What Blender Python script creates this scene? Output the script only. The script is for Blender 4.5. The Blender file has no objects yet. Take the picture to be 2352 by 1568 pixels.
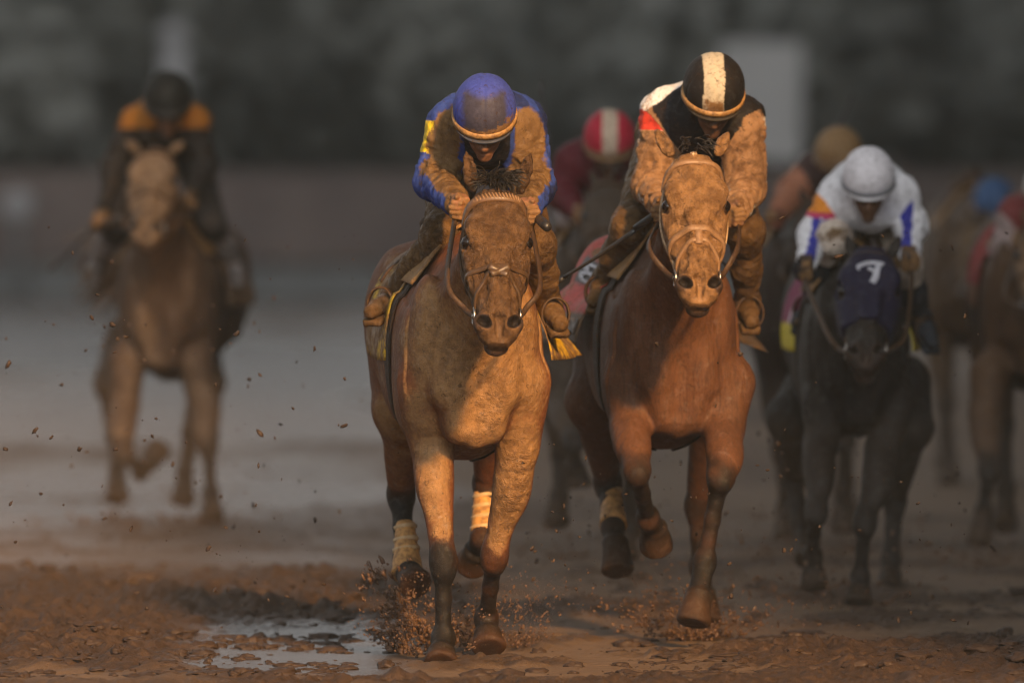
import bpy, math, random
import numpy as np
from mathutils import Vector, Matrix
random.seed(7); rng = np.random.default_rng(7)
scene = bpy.context.scene
COL = scene.collection
R = math.radians

# ------------------------------------------------------------------ camera, sky, sun, exposure
DENOISE = True
HAZE = .00042
CAM_D, CAM_H, F_PX, U0, V0, VH = 42.6, 2.12, 26133.0, 1176.0, 784.0, 218.0
cam = bpy.data.cameras.new('camera'); cam_ob = bpy.data.objects.new('camera', cam); COL.objects.link(cam_ob)
cam.lens = 400.0; cam.sensor_width = 36.0; cam.clip_start = 0.5; cam.clip_end = 2000.0
cam_ob.location = (0, -CAM_D, CAM_H)
cam_ob.rotation_euler = (R(90) - math.atan((V0 - VH) / F_PX), 0, 0)
cam.dof.use_dof = True; cam.dof.focus_distance = 42.15; cam.dof.aperture_fstop = 2.1; cam.dof.aperture_blades = 9
scene.camera = cam_ob
SUN_AZ, SUN_EL = 17.0, 25.0            # degrees right of the camera axis, above the horizon
world = bpy.data.worlds.new('World'); scene.world = world; world.use_nodes = True
wn = world.node_tree; wn.nodes.clear()
w_out = wn.nodes.new('ShaderNodeOutputWorld'); w_bg = wn.nodes.new('ShaderNodeBackground')
w_sky = wn.nodes.new('ShaderNodeTexSky'); w_sky.sky_type = 'NISHITA'; w_sky.sun_disc = False
w_sky.sun_elevation = R(SUN_EL); w_sky.sun_rotation = R(180 - SUN_AZ); w_sky.air_density = 1.0; w_sky.dust_density = 4.0
w_hs = wn.nodes.new('ShaderNodeHueSaturation'); w_hs.inputs['Saturation'].default_value = 0.07
wn.links.new(w_sky.outputs[0], w_hs.inputs['Color']); wn.links.new(w_hs.outputs[0], w_bg.inputs[0])
w_bg.inputs[1].default_value = 0.11; wn.links.new(w_bg.outputs[0], w_out.inputs[0])
sun = bpy.data.lights.new('sun', 'SUN'); sun_ob = bpy.data.objects.new('sun', sun); COL.objects.link(sun_ob)
sun.energy = 5.0; sun.angle = R(3.2); sun.color = (1.0, 0.54, 0.17)
sd = Vector((math.sin(R(SUN_AZ)) * math.cos(R(SUN_EL)), -math.cos(R(SUN_AZ)) * math.cos(R(SUN_EL)), math.sin(R(SUN_EL))))
sun_ob.rotation_euler = sd.to_track_quat('Z', 'Y').to_euler()
sun_ob.location = (8, -30, 20)
scene.view_settings.view_transform = 'Standard'; scene.view_settings.look = 'None'
scene.view_settings.gamma = 1.0; scene.view_settings.exposure = 0.50
scene.render.engine = 'CYCLES'; scene.cycles.use_denoising = DENOISE
scene.cycles.pixel_filter_type = 'BLACKMAN_HARRIS'; scene.cycles.filter_width = 1.1
scene.cycles.max_bounces = 6; scene.cycles.caustics_reflective = False; scene.cycles.caustics_refractive = False

def P(u, v, y=0.0):
    """point of the place seen at (u, v) of a 2352 px wide frame, at depth y (y = 0 is the leading horse)"""
    d = CAM_D + y
    return np.array(((u - U0) / F_PX * d, y, CAM_H - (v - VH) / F_PX * d))

# ------------------------------------------------------------------ numpy noise
def _hash(ix, iy, iz):
    h = (ix.astype(np.int64) * 374761393 + iy.astype(np.int64) * 668265263 + iz.astype(np.int64) * 1274126177) & 0xFFFFFFFF
    h = ((h ^ (h >> 13)) * 1274126177) & 0xFFFFFFFF
    return ((h ^ (h >> 16)) & 0xFFFF).astype(np.float32) / 65535.0
def vnoise(p):
    i = np.floor(p).astype(np.int64); f = (p - i).astype(np.float32); f = f * f * (3 - 2 * f)
    out = 0
    for dx in (0, 1):
        wx = f[:, 0] if dx else 1 - f[:, 0]
        for dy in (0, 1):
            wy = f[:, 1] if dy else 1 - f[:, 1]
            for dz in (0, 1):
                wz = f[:, 2] if dz else 1 - f[:, 2]
                out = out + wx * wy * wz * _hash(i[:, 0] + dx, i[:, 1] + dy, i[:, 2] + dz)
    return out
def fbm(p, scale, octv=4, gain=.5):
    p = np.asarray(p, np.float64) * scale; a, s, t = 1.0, 0, 0
    for _ in range(octv):
        s = s + a * vnoise(p); t += a; a *= gain; p = p * 2.03 + 17.3
    return s / t
def sstep(a, b, x):
    t = np.clip((x - a) / (b - a), 0, 1); return t * t * (3 - 2 * t)
def unit(v):
    v = np.asarray(v, float); return v / (np.linalg.norm(v) + 1e-12)

# ------------------------------------------------------------------ implicit surfaces
class Prim:
    def __init__(s, f, lo, hi): s.f, s.lo, s.hi = f, np.array(lo, float), np.array(hi, float)
def cone(a, b, ra, rb, sq=None):
    a = np.array(a, float); b = np.array(b, float); ab = b - a; L2 = max(float(ab @ ab), 1e-9)
    if sq is not None: ux, uf = unit(sq[0]), sq[1] - 1
    def f(X, Y, Z):
        x, y, z = X - a[0], Y - a[1], Z - a[2]
        t = np.clip((x * ab[0] + y * ab[1] + z * ab[2]) / L2, 0, 1)
        x = x - t * ab[0]; y = y - t * ab[1]; z = z - t * ab[2]
        if sq is not None:
            q = (x * ux[0] + y * ux[1] + z * ux[2]) * uf
            x = x + q * ux[0]; y = y + q * ux[1]; z = z + q * ux[2]
        return np.sqrt(x * x + y * y + z * z) - (ra + (rb - ra) * t)
    m = max(ra, rb) * (1.0 if sq is None or sq[1] >= 1 else 1 / sq[1])
    return Prim(f, np.minimum(a, b) - m, np.maximum(a, b) + m)
def ell(c, r, ax=None):
    """ellipsoid; ax = 3 rows of local axes"""
    c = np.array(c, float); r = np.array(r, float); A = np.eye(3) if ax is None else np.array(ax, float)
    def f(X, Y, Z):
        x, y, z = X - c[0], Y - c[1], Z - c[2]
        k0 = 0; k1 = 0
        for i in range(3):
            q = (x * A[i, 0] + y * A[i, 1] + z * A[i, 2]) / r[i]; k0 = k0 + q * q; k1 = k1 + (q / r[i]) ** 2
        k0 = np.sqrt(k0); k1 = np.sqrt(k1) + 1e-9
        return k0 * (k0 - 1) / k1
    m = max(r) if ax is not None else r
    return Prim(f, c - m, c + m)
def frustum(a, b, ra, rb, rd=.006):
    a = np.array(a, float); b = np.array(b, float); ab = b - a; L = float(np.linalg.norm(ab)); ax = ab / L
    def f(X, Y, Z):
        x, y, z = X - a[0], Y - a[1], Z - a[2]
        s = x * ax[0] + y * ax[1] + z * ax[2]
        q = np.sqrt(np.maximum(x * x + y * y + z * z - s * s, 0))
        t = s / L
        d1 = (q - (ra + (rb - ra) * t)) * .93; d2 = np.maximum(-s, s - L)
        return np.where((d1 > 0) & (d2 > 0), np.sqrt(np.maximum(d1, 0) ** 2 + np.maximum(d2, 0) ** 2), np.maximum(d1, d2)) - rd
    m = max(ra, rb) + rd
    return Prim(f, np.minimum(a, b) - m, np.maximum(a, b) + m)
def rbox(c, h, ax, rd):
    c = np.array(c, float); A = np.array(ax, float); h = np.array(h, float)
    def f(X, Y, Z):
        x, y, z = X - c[0], Y - c[1], Z - c[2]; o = 0; mx = None
        for i in range(3):
            q = np.abs(x * A[i, 0] + y * A[i, 1] + z * A[i, 2]) - h[i]
            o = o + np.maximum(q, 0) ** 2; mx = q if mx is None else np.maximum(mx, q)
        return np.sqrt(o) + np.minimum(mx, 0) - rd
    m = np.linalg.norm(h) + rd
    return Prim(f, c - m, c + m)
def plane(p, n):
    p = np.array(p, float); n = unit(n)
    return Prim(lambda X, Y, Z: (X - p[0]) * n[0] + (Y - p[1]) * n[1] + (Z - p[2]) * n[2], [-1e3] * 3, [1e3] * 3)
def loft(a, b, xd, st, e=2.2, up=None):
    """body of varying egg section along a-b; st rows: s, half width, top, bottom, pinch of the upper part"""
    a = np.array(a, float); b = np.array(b, float); ax = unit(b - a); L = np.linalg.norm(b - a)
    xd = unit(np.array(xd) - ax * (ax @ np.array(xd))); n = np.cross(ax, xd)
    if up is not None and n @ np.array(up, float) < 0: n = -n
    st = np.array(st, float); N = 160
    ss = np.linspace(st[0, 0], st[-1, 0], N); T = np.zeros((N, 4), np.float32)
    for k in range(4):
        y = st[:, k + 1]; x = st[:, 0]
        m = np.zeros(len(x)); dl = np.diff(y) / np.diff(x)
        m[1:-1] = np.where(dl[1:] * dl[:-1] > 0, 2 * dl[1:] * dl[:-1] / (dl[1:] + dl[:-1] + 1e-12), 0)
        j = np.clip(np.searchsorted(x, ss) - 1, 0, len(x) - 2); hh = x[j + 1] - x[j]; t = (ss - x[j]) / hh
        T[:, k] = (2*t**3 - 3*t*t + 1) * y[j] + (t**3 - 2*t*t + t) * hh * m[j] + (-2*t**3 + 3*t*t) * y[j+1] + (t**3 - t*t) * hh * m[j+1]
    s0, s1 = st[0, 0], st[-1, 0]
    def f(X, Y, Z):
        x, y, z = X - a[0], Y - a[1], Z - a[2]
        s = (x * ax[0] + y * ax[1] + z * ax[2]) / L
        q = np.clip((s - s0) / (s1 - s0), 0, 1) * (N - 1); i = np.minimum(q.astype(np.int32), N - 2); fr = q - i
        w, tp, bt, pn = (T[i, k] * (1 - fr) + T[i + 1, k] * fr for k in range(4))
        h = np.maximum((tp - bt) * .5, .004); cz = (tp + bt) * .5
        zz = ((x * n[0] + y * n[1] + z * n[2]) - cz) / h
        xx = x * xd[0] + y * xd[1] + z * xd[2]
        w = np.maximum(w * (1 - pn * np.clip(zz, 0, 1) ** 1.5), .004)
        qn = (np.abs(xx / w) ** e + np.abs(zz) ** e) ** (1 / e)
        d = (qn - 1) * np.minimum(w, h)
        o = np.maximum(np.maximum(s0 - s, s - s1), 0) * L
        return np.where(o > 0, np.sqrt(np.maximum(d, 0) ** 2 + o * o), np.maximum(d, -np.minimum(s - s0, s1 - s) * L * 1.5 - 1e-4))
    pts = []
    for r in st:
        c = a + ax * r[0] * L
        for sx in (-1, 1):
            for zz in (r[2], r[3]): pts.append(c + xd * r[1] * sx + n * zz)
    pts = np.array(pts)
    pr = Prim(f, pts.min(0), pts.max(0)); pr.frame = (a, ax, L, xd, n); return pr

class Field:
    def __init__(s): s.ops = []
    def add(s, p, k=.03, tag=None): s.ops.append((p, k, 'u', tag)); return p
    def sub(s, p, k=.01, tag=None): s.ops.append((p, k, 's', tag))
    def cut(s, p, k=.004): s.ops.append((p, k, 'i', None))
    @staticmethod
    def comb(A, B, k, mode):
        if mode == 'u':
            h = np.maximum(k - np.abs(A - B), 0) / max(k, 1e-6); return np.minimum(A, B) - h * h * k * .25
        if mode == 's': B = -B
        h = np.maximum(k - np.abs(A - B), 0) / max(k, 1e-6); return np.maximum(A, B) + h * h * k * .25
    def eval(s, pts):
        pts = np.asarray(pts, np.float32); X, Y, Z = pts[:, 0], pts[:, 1], pts[:, 2]; D = np.full(len(pts), 5., np.float32)
        for p, k, m, _ in s.ops: D = s.comb(D, p.f(X, Y, Z), k, m)
        return D
    def tag(s, pts, tag):
        pts = np.asarray(pts, np.float32); X, Y, Z = pts[:, 0], pts[:, 1], pts[:, 2]; D = np.full(len(pts), 5., np.float32)
        for p, k, m, t in s.ops:
            if t == tag: D = np.minimum(D, p.f(X, Y, Z))
        return D
    def grad(s, pts, e=.004):
        pts = np.asarray(pts, np.float32); g = np.zeros_like(pts)
        for i in range(3):
            o = np.zeros(3, np.float32); o[i] = e; g[:, i] = s.eval(pts + o) - s.eval(pts - o)
        return g / (np.linalg.norm(g, axis=1, keepdims=True) + 1e-9)
    def mesh(s, res):
        us = [o for o in s.ops if o[2] == 'u']
        lo = np.min([o[0].lo for o in us], axis=0) - 3 * res; hi = np.max([o[0].hi for o in us], axis=0) + 3 * res
        n = np.ceil((hi - lo) / res).astype(int) + 1
        F = np.full(n, 1.0, np.float32)
        ax = [(lo[i] + np.arange(n[i]) * res).astype(np.float32) for i in range(3)]
        for p, k, m, _ in s.ops:
            mg = k + 3 * res
            i0 = np.clip(np.floor((p.lo - mg - lo) / res).astype(int), 0, n); i1 = np.clip(np.ceil((p.hi + mg - lo) / res).astype(int) + 1, 0, n)
            if (i1 <= i0).any(): continue
            sl = tuple(slice(i0[i], i1[i]) for i in range(3))
            B = p.f(ax[0][sl[0]][:, None, None], ax[1][sl[1]][None, :, None], ax[2][sl[2]][None, None, :])
            F[sl] = s.comb(F[sl], B.astype(np.float32), k, m)
        return nets(F, lo, res)
def nets(F, lo, res):
    S = F < 0
    cnt = np.zeros(np.array(F.shape) - 1, np.int8)
    for a in (0, 1):
        for b in (0, 1):
            for c in (0, 1):
                cnt += S[a:S.shape[0] - 1 + a, b:S.shape[1] - 1 + b, c:S.shape[2] - 1 + c]
    act = (cnt > 0) & (cnt < 8); I = np.argwhere(act); ids = np.full(act.shape, -1, np.int32); ids[act] = np.arange(len(I))
    acc = np.zeros((len(I), 3)); num = np.zeros(len(I))
    cs = [(a, b, c) for a in (0, 1) for b in (0, 1) for c in (0, 1)]
    V = {c: F[I[:, 0] + c[0], I[:, 1] + c[1], I[:, 2] + c[2]] for c in cs}
    for c in cs:
        for i in range(3):
            if c[i] == 0:
                c2 = list(c); c2[i] = 1; c2 = tuple(c2); a, b = V[c], V[c2]; m = (a < 0) != (b < 0)
                t = np.where(m, a / np.where(m, a - b, 1), 0); pos = np.array(c, float)[None] + t[:, None] * (np.array(c2) - np.array(c))[None]
                acc[m] += pos[m]; num += m
    verts = lo + (I + acc / num[:, None]) * res
    quads = []
    for i in range(3):
        j, k = (i + 1) % 3, (i + 2) % 3
        a = [slice(None)] * 3; b = [slice(None)] * 3; a[i] = slice(0, -1); b[i] = slice(1, None)
        E = np.argwhere(S[tuple(a)] != S[tuple(b)]); E = E[(E[:, j] > 0) & (E[:, k] > 0) & (E[:, j] < act.shape[j]) & (E[:, k] < act.shape[k])]
        inside = S[E[:, 0], E[:, 1], E[:, 2]]
        def g(dj, dk):
            e = E.copy(); e[:, j] -= dj; e[:, k] -= dk; return ids[e[:, 0], e[:, 1], e[:, 2]]
        q = np.stack([g(1, 1), g(0, 1), g(0, 0), g(1, 0)], 1); q[~inside] = q[~inside][:, ::-1]; quads.append(q)
    q = np.concatenate(quads); q = q[(q >= 0).all(1)]
    return verts, q

# ------------------------------------------------------------------ blender mesh helpers
def mesh_from(name, v, faces, mat, smooth=True, col=None, uv=None):
    v = np.asarray(v, np.float64); me = bpy.data.meshes.new(name)
    if isinstance(faces, np.ndarray):
        k = faces.shape[1]; nf = len(faces)
        me.vertices.add(len(v)); me.vertices.foreach_set('co', v.astype(np.float32).ravel())
        me.loops.add(nf * k); me.loops.foreach_set('vertex_index', faces.astype(np.int32).ravel())
        me.polygons.add(nf); me.polygons.foreach_set('loop_start', np.arange(0, nf * k, k, dtype=np.int32))
        me.update(calc_edges=True)
    else:
        me.from_pydata(v.tolist(), [], faces)
    me.polygons.foreach_set('use_smooth', np.full(len(me.polygons), smooth)); me.validate()
    if col is not None:
        setcol(me, col)
    if mat is not None:
        for m in (mat if isinstance(mat, (list, tuple)) else [mat]): me.materials.append(m)
    return me
def obj(name, me, parent=None, loc=(0, 0, 0), label=None, cat=None, group=None, kind=None):
    o = bpy.data.objects.new(name, me); COL.objects.link(o)
    if parent is not None: o.parent = parent
    o.location = loc
    if label: o['label'] = label
    if cat: o['category'] = cat
    if group: o['group'] = group
    if kind: o['kind'] = kind
    return o
def vnormals(me):
    n = np.zeros(len(me.vertices) * 3, np.float32); me.vertices.foreach_get('normal', n); return n.reshape(-1, 3)
def setcol(me, rgba, mud=None):
    mc = me.color_attributes.get('Mud') or me.color_attributes.new('Mud', 'FLOAT_COLOR', 'POINT')
    m4 = np.ones((len(me.vertices), 4), np.float32); m4[:, :3] = MUD1 if mud is None else mud; mc.data.foreach_set('color', m4.ravel())
    ca = me.color_attributes.get('Col') or me.color_attributes.new('Col', 'FLOAT_COLOR', 'POINT')
    ca.data.foreach_set('color', np.asarray(rgba, np.float32).ravel())
def displace(me, amount):
    co = np.zeros(len(me.vertices) * 3, np.float32); me.vertices.foreach_get('co', co)
    co = co.reshape(-1, 3) + vnormals(me) * np.asarray(amount, np.float32)[:, None]
    me.vertices.foreach_set('co', co.ravel()); me.update()
def coords(me):
    co = np.zeros(len(me.vertices) * 3, np.float32); me.vertices.foreach_get('co', co); return co.reshape(-1, 3)
class MB:
    def __init__(s): s.v, s.f, s.c = [], [], []; s.n = 0
    def put(s, v, f, c=None):
        v = np.asarray(v, float); s.v.append(v); s.f += [tuple(i + s.n for i in q) for q in f]; s.n += len(v)
        if c is not None: s.c.append(np.tile(np.array(c, float), (len(v), 1)))
    def build(s, name, mat, org=(0, 0, 0), smooth=True):
        v = np.concatenate(s.v) - np.array(org)
        return mesh_from(name, v, s.f, mat, smooth, np.concatenate(s.c) if s.c else None)
def catmull(pts, n):
    pts = np.asarray(pts, float)
    if len(pts) < 3:
        t = np.linspace(0, 1, n)[:, None]; return pts[0] * (1 - t) + pts[-1] * t
    q = np.vstack([2 * pts[0] - pts[1], pts, 2 * pts[-1] - pts[-2]]); out = []
    T = np.linspace(0, len(pts) - 1, n)
    for t in T:
        i = min(int(t), len(pts) - 2); f = t - i; a, b, c, d = q[i:i + 4]
        out.append(.5 * ((2 * b) + (c - a) * f + (2*a - 5*b + 4*c - d) * f * f + (-a + 3*b - 3*c + d) * f ** 3))
    return np.array(out)
def sweep(mb, path, nrm, w, t, off=0.0, closed=False, c=None, taper=None):
    """strap: rectangle w wide, t thick, swept along path; nrm = outward side"""
    path = np.asarray(path, float); N = len(path); nrm = np.asarray(nrm, float)
    if nrm.ndim == 1: nrm = np.tile(nrm, (N, 1))
    tg = np.gradient(path, axis=0)
    if closed: tg = np.roll(path, -1, 0) - np.roll(path, 1, 0)
    V = []
    for i in range(N):
        T = unit(tg[i]); n = unit(nrm[i] - T * (nrm[i] @ T)); b = np.cross(T, n); k = 1 if taper is None else taper[i]
        for x, y in ((-.5, 0), (-.42, 1), (.42, 1), (.5, 0), (.42, -.4), (-.42, -.4)):
            V.append(path[i] + b * x * w * k + n * (off + y * t))
    Fc = []; m = 6
    for i in range(N if closed else N - 1):
        for j in range(m):
            a, b2 = i * m + j, i * m + (j + 1) % m; i2 = (i + 1) % N
            Fc.append((a, b2, i2 * m + (j + 1) % m, i2 * m + j))
    if not closed: Fc += [tuple(range(m))[::-1], tuple((N - 1) * m + j for j in range(m))]
    mb.put(V, Fc, c)
def tube(mb, path, r, seg=8, c=None, closed=False):
    path = np.asarray(path, float); N = len(path); r = np.full(N, r) if np.isscalar(r) else np.asarray(r)
    tg = np.gradient(path, axis=0)
    if closed: tg = np.roll(path, -1, 0) - np.roll(path, 1, 0)
    ref = np.array((.3, .2, .93)); V = []; prev = None
    for i in range(N):
        T = unit(tg[i]); b = np.cross(T, ref if prev is None else prev)
        if np.linalg.norm(b) < 1e-3: b = np.cross(T, (1, 0, 0))
        b = unit(b); n = unit(np.cross(b, T)); prev = n
        for j in range(seg):
            a = 2 * math.pi * j / seg; V.append(path[i] + (n * math.cos(a) + b * math.sin(a)) * r[i])
    Fc = []
    for i in range(N if closed else N - 1):
        i2 = (i + 1) % N
        for j in range(seg): Fc.append((i * seg + j, i2 * seg + j, i2 * seg + (j + 1) % seg, i * seg + (j + 1) % seg))
    if not closed: Fc += [tuple(range(seg)), tuple((N - 1) * seg + j for j in range(seg))[::-1]]
    mb.put(V, Fc, c)
def strands(mb, roots, dirs, lens, rad, droop=.5, wob=.02, seg=7, c=None):
    for p, d, L in zip(roots, dirs, lens):
        p = np.array(p, float); d = unit(d); pts = [p]; ph = rng.uniform(0, 6.28, 3)
        for i in range(1, seg):
            d = unit(d + np.array((0, 0, -droop / seg * 2)) + wob * np.sin(ph + i * 1.3) * 6); pts.append(pts[-1] + d * L / seg)
        tube(mb, pts, np.linspace(rad, rad * .25, seg), 4, c)

# ------------------------------------------------------------------ materials
class NT:
    def __init__(s, name):
        s.m = bpy.data.materials.new(name); s.m.use_nodes = True; s.t = s.m.node_tree; s.b = s.t.nodes['Principled BSDF']
        s.tc = s.t.nodes.new('ShaderNodeTexCoord')
    def node(s, ty, **kw):
        n = s.t.nodes.new(ty)
        for k, v in kw.items(): setattr(n, k, v)
        return n
    def link(s, a, b): s.t.links.new(a, b)
    def noise(s, scale, detail=4, rough=.55, vec=None, dist=0):
        n = s.node('ShaderNodeTexNoise'); n.inputs['Scale'].default_value = scale; n.inputs['Detail'].default_value = detail
        n.inputs['Roughness'].default_value = rough; n.inputs['Distortion'].default_value = dist
        s.link(vec if vec is not None else s.tc.outputs['Object'], n.inputs['Vector']); return n.outputs['Fac']
    def scaled(s, sc):
        n = s.node('ShaderNodeMapping'); n.inputs['Scale'].default_value = sc; s.link(s.tc.outputs['Object'], n.inputs['Vector']); return n.outputs[0]
    def math(s, op, a, b=None, clamp=False):
        n = s.node('ShaderNodeMath', operation=op); n.use_clamp = clamp
        for i, x in enumerate((a, b)):
            if x is None: continue
            if isinstance(x, (int, float)): n.inputs[i].default_value = x
            else: s.link(x, n.inputs[i])
        return n.outputs[0]
    def ramp(s, x, lo, hi, a=0., b=1.):
        n = s.node('ShaderNodeMapRange', interpolation_type='SMOOTHSTEP')
        for k, v in ((1, lo), (2, hi), (3, a), (4, b)): n.inputs[k].default_value = v
        s.link(x, n.inputs[0]); return n.outputs[0]
    def mix(s, f, a, b):
        n = s.node('ShaderNodeMix', data_type='RGBA')
        for i, x in ((0, f), (6, a), (7, b)):
            if isinstance(x, (int, float)): n.inputs[i].default_value = x
            elif isinstance(x, tuple): n.inputs[i].default_value = (*x, 1)
            else: s.link(x, n.inputs[i])
        return n.outputs[2]
    def bump(s, h, strength, dist):
        n = s.node('ShaderNodeBump'); n.inputs['Strength'].default_value = strength; n.inputs['Distance'].default_value = dist
        s.link(h, n.inputs['Height']); s.link(n.outputs[0], s.b.inputs['Normal'])
def sock(nt, name, v):
    if isinstance(v, (int, float)): nt.b.inputs[name].default_value = v
    elif isinstance(v, tuple): nt.b.inputs[name].default_value = (*v, 1)
    else: nt.link(v, nt.b.inputs[name])
MUD1 = (.20, .112, .050)
def mat_muddy(name, hair=False, fine=90., rough_clean=.5, rough_mud=.45, mudb=1.0, spec=.5, bumpd=.014):
    """coat or cloth colour in Col, its alpha says how much mud was splashed there; colour of that mud in Mud"""
    n = NT(name); at = n.node('ShaderNodeVertexColor', layer_name='Col'); am = n.node('ShaderNodeVertexColor', layer_name='Mud')
    big = n.noise(8, 6, .65, dist=.6); sm = n.noise(fine, 5, .62); spk = n.noise(240, 2, .5); fl = n.noise(55, 3, .5, dist=1.0)
    s = n.math('ADD', n.math('MULTIPLY', big, .6), n.math('MULTIPLY', sm, .4))
    mask = n.ramp(n.math('ADD', at.outputs['Alpha'], n.math('SUBTRACT', s, .5)), *((.34, .66) if hair else (.42, .56)))
    dk = n.node('ShaderNodeMix', data_type='RGBA', blend_type='MULTIPLY'); dk.inputs[0].default_value = 1; n.link(am.outputs[0], dk.inputs[6])
    mot = n.math('MULTIPLY', n.ramp(n.noise(24, 6, .7), .38, .62), n.ramp(at.outputs['Alpha'], .5, .95, .40, 1.0))
    n.link(n.mix(mot, (1.15, 1.15, 1.15), (.58, .54, .50)), dk.inputs[7]); mc = dk.outputs[2]
    base = at.outputs['Color']
    if hair:
        hv = n.noise(1, 5, .65, n.scaled((150, 150, 20))); h2 = n.noise(1, 3, .6, n.scaled((60, 60, 9)))
        hh = n.math('ADD', n.math('MULTIPLY', hv, .6), n.math('MULTIPLY', h2, .4))
        base = n.mix(n.ramp(hh, .42, .64, .0, .45), base, (.016, .010, .007)); mc = n.mix(n.ramp(hh, .48, .66, 0, .30), mc, (.07, .036, .016))
    else: base = n.mix(n.ramp(sm, .45, .75, 0, .4), base, (.02, .015, .012))
    c = n.mix(mask, base, mc); c = n.mix(n.ramp(fl, .62, .68, 0, .6), c, (.045, .024, .012))
    sock(n, 'Base Color', c)
    rr = n.ramp(n.noise(30, 5, .7), .38, .62, rough_mud - .20, rough_mud + .25)
    rm = n.node('ShaderNodeMix', data_type='FLOAT'); n.link(mask, rm.inputs[0]); rm.inputs[2].default_value = rough_clean; n.link(rr, rm.inputs[3])
    sock(n, 'Roughness', rm.outputs[0]); gl = n.noise(30, 5, .7); sock(n, 'Specular IOR Level', n.ramp(gl, .30, .50, spec, spec * .28))
    cake = n.ramp(at.outputs['Alpha'], .55, 1.0, .12, 1.0); mk = n.math('MULTIPLY', mask, cake)
    h = n.math('ADD', n.math('MULTIPLY', mk, n.math('ADD', n.math('MULTIPLY', sm, 1.0 * mudb), n.math('MULTIPLY', spk, .5 * mudb))), n.math('MULTIPLY', spk, .28))
    if hair: h = n.math('ADD', h, n.math('MULTIPLY', hh, .14))
    h = n.math('MULTIPLY', h, n.ramp(big, .38, .62, .35, 1.1)); n.bump(h, .85, bumpd)
    return n.m
def mat_plain(name, col, rough=.5, metal=0., nsc=60, namt=.3, col2=None, bump=.2, spec=.5):
    n = NT(name); f = n.noise(nsc, 4, .6)
    sock(n, 'Base Color', n.mix(n.ramp(f, .35, .7, 0, namt), col, col2 if col2 else tuple(c * .4 for c in col)))
    sock(n, 'Roughness', n.ramp(f, .3, .7, max(rough - .12, .03), min(rough + .12, 1))); sock(n, 'Metallic', metal); sock(n, 'Specular IOR Level', spec)
    n.bump(f, bump, .004); return n.m
M = {}
M['coat'] = mat_muddy('muddy horse coat', hair=True, fine=75, rough_clean=.58, rough_mud=.54, spec=.55, mudb=1.2, bumpd=.012)
M['cloth'] = mat_muddy('muddy silks', fine=60, rough_clean=.55, rough_mud=.55, spec=.45, bumpd=.009)
M['thick'] = mat_muddy('caked clothing', fine=45, rough_clean=.6, rough_mud=.5, spec=.4, mudb=1.5)
M['leather'] = mat_plain('wet leather', (.040, .022, .014), .58, nsc=70, namt=.6, col2=(.11, .06, .026), spec=.25)
M['strap_tan'] = mat_plain('mud covered strap', (.15, .08, .036), .42, nsc=80, namt=.6, col2=(.09, .045, .022))
M['pale_strap'] = mat_plain('pale rubber strap', (.52, .36, .22), .45, nsc=70, namt=.6, col2=(.2, .11, .05))
M['hair'] = mat_plain('black mane hair', (.012, .009, .007), .4, nsc=40, namt=.5, col2=(.03, .018, .01))
M['tanhair'] = mat_plain('tan tail hair', (.22, .13, .07), .5, nsc=40, namt=.5)
M['eye'] = mat_plain('dark eye', (.008, .005, .004), .06, nsc=3, namt=.1, bump=0)
M['steel'] = mat_plain('dull steel', (.55, .5, .45), .3, 1., nsc=60, namt=.4)
M['black'] = mat_plain('black rubber', (.012, .012, .014), .42, nsc=80, namt=.4, col2=(.05, .035, .025))
M['goggle'] = mat_plain('dark goggle lens', (.02, .012, .008), .12, nsc=30, namt=.5, col2=(.10, .05, .025), bump=.1)
M['wrap'] = mat_plain('ochre leg wrap', (.56, .29, .085), .6, nsc=40, namt=.85, col2=(.17, .085, .035))
M['tape'] = mat_plain('pale tape', (.5, .35, .19), .5, nsc=60, namt=.4, col2=(.3, .18, .08))
M['mud'] = mat_plain('flying mud', (.105, .055, .029), .6, nsc=50, namt=.7, col2=(.08, .036, .018), bump=.6)
M['visor_grey'] = mat_plain('grey strap', (.2, .2, .22), .5, nsc=60, namt=.4)
M['tanband'] = mat_plain('tan muddy strap', (.27, .155, .078), .5, nsc=70, namt=.6, col2=(.14, .075, .035))
M['strap_dark'] = mat_plain('mud dark strap', (.085, .046, .020), .42, nsc=80, namt=.6, col2=(.04, .022, .012))
M['clod'] = mat_plain('clods of track mud', (.052, .032, .022), .62, nsc=40, namt=.7, col2=(.026, .016, .012), bump=.9, spec=.25)
M['band'] = mat_plain('muddy rolled band', (.40, .22, .075), .45, nsc=70, namt=.8, col2=(.10, .05, .02), bump=.6)
M['white_ink'] = mat_plain('pale emblem', (.5, .5, .55), .6, nsc=60, namt=.4)
M['grey_ink'] = mat_plain('grey lettering', (.16, .14, .13), .6, nsc=60, namt=.4)

# ------------------------------------------------------------------ horses
UP = np.array((0, 0, 1.0))
TORSO = [  # distance behind the breast, half width, top, bottom, pinch
    (-.02, .10, 1.25, 1.02, 0), (.03, .165, 1.34, .93, .1), (.12, .225, 1.44, .89, .25), (.26, .252, 1.54, .815, .42), (.42, .262, 1.60, .75, .5),
    (.62, .278, 1.585, .745, .42), (.9, .29, 1.54, .80, .3), (1.15, .285, 1.565, .90, .25), (1.36, .275, 1.57, 1.0, .2), (1.52, .225, 1.52, 1.06, .2), (1.63, .12, 1.42, 1.14, .2)]
HEAD = [(-.03, .06, .03, -.085, 0), (.06, .092, .05, -.12, .1), (.18, .106, .058, -.155, .1), (.32, .112, .06, -.185, .15), (.43, .108, .054, -.18, .25),
        (.54, .098, .047, -.15, .3), (.64, .086, .043, -.118, .3), (.74, .075, .04, -.095, .25), (.84, .068, .042, -.085, .2), (.92, .070, .038, -.08, .15), (.98, .058, .02, -.072, .1), (1.02, .03, .0, -.05, 0)]

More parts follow.
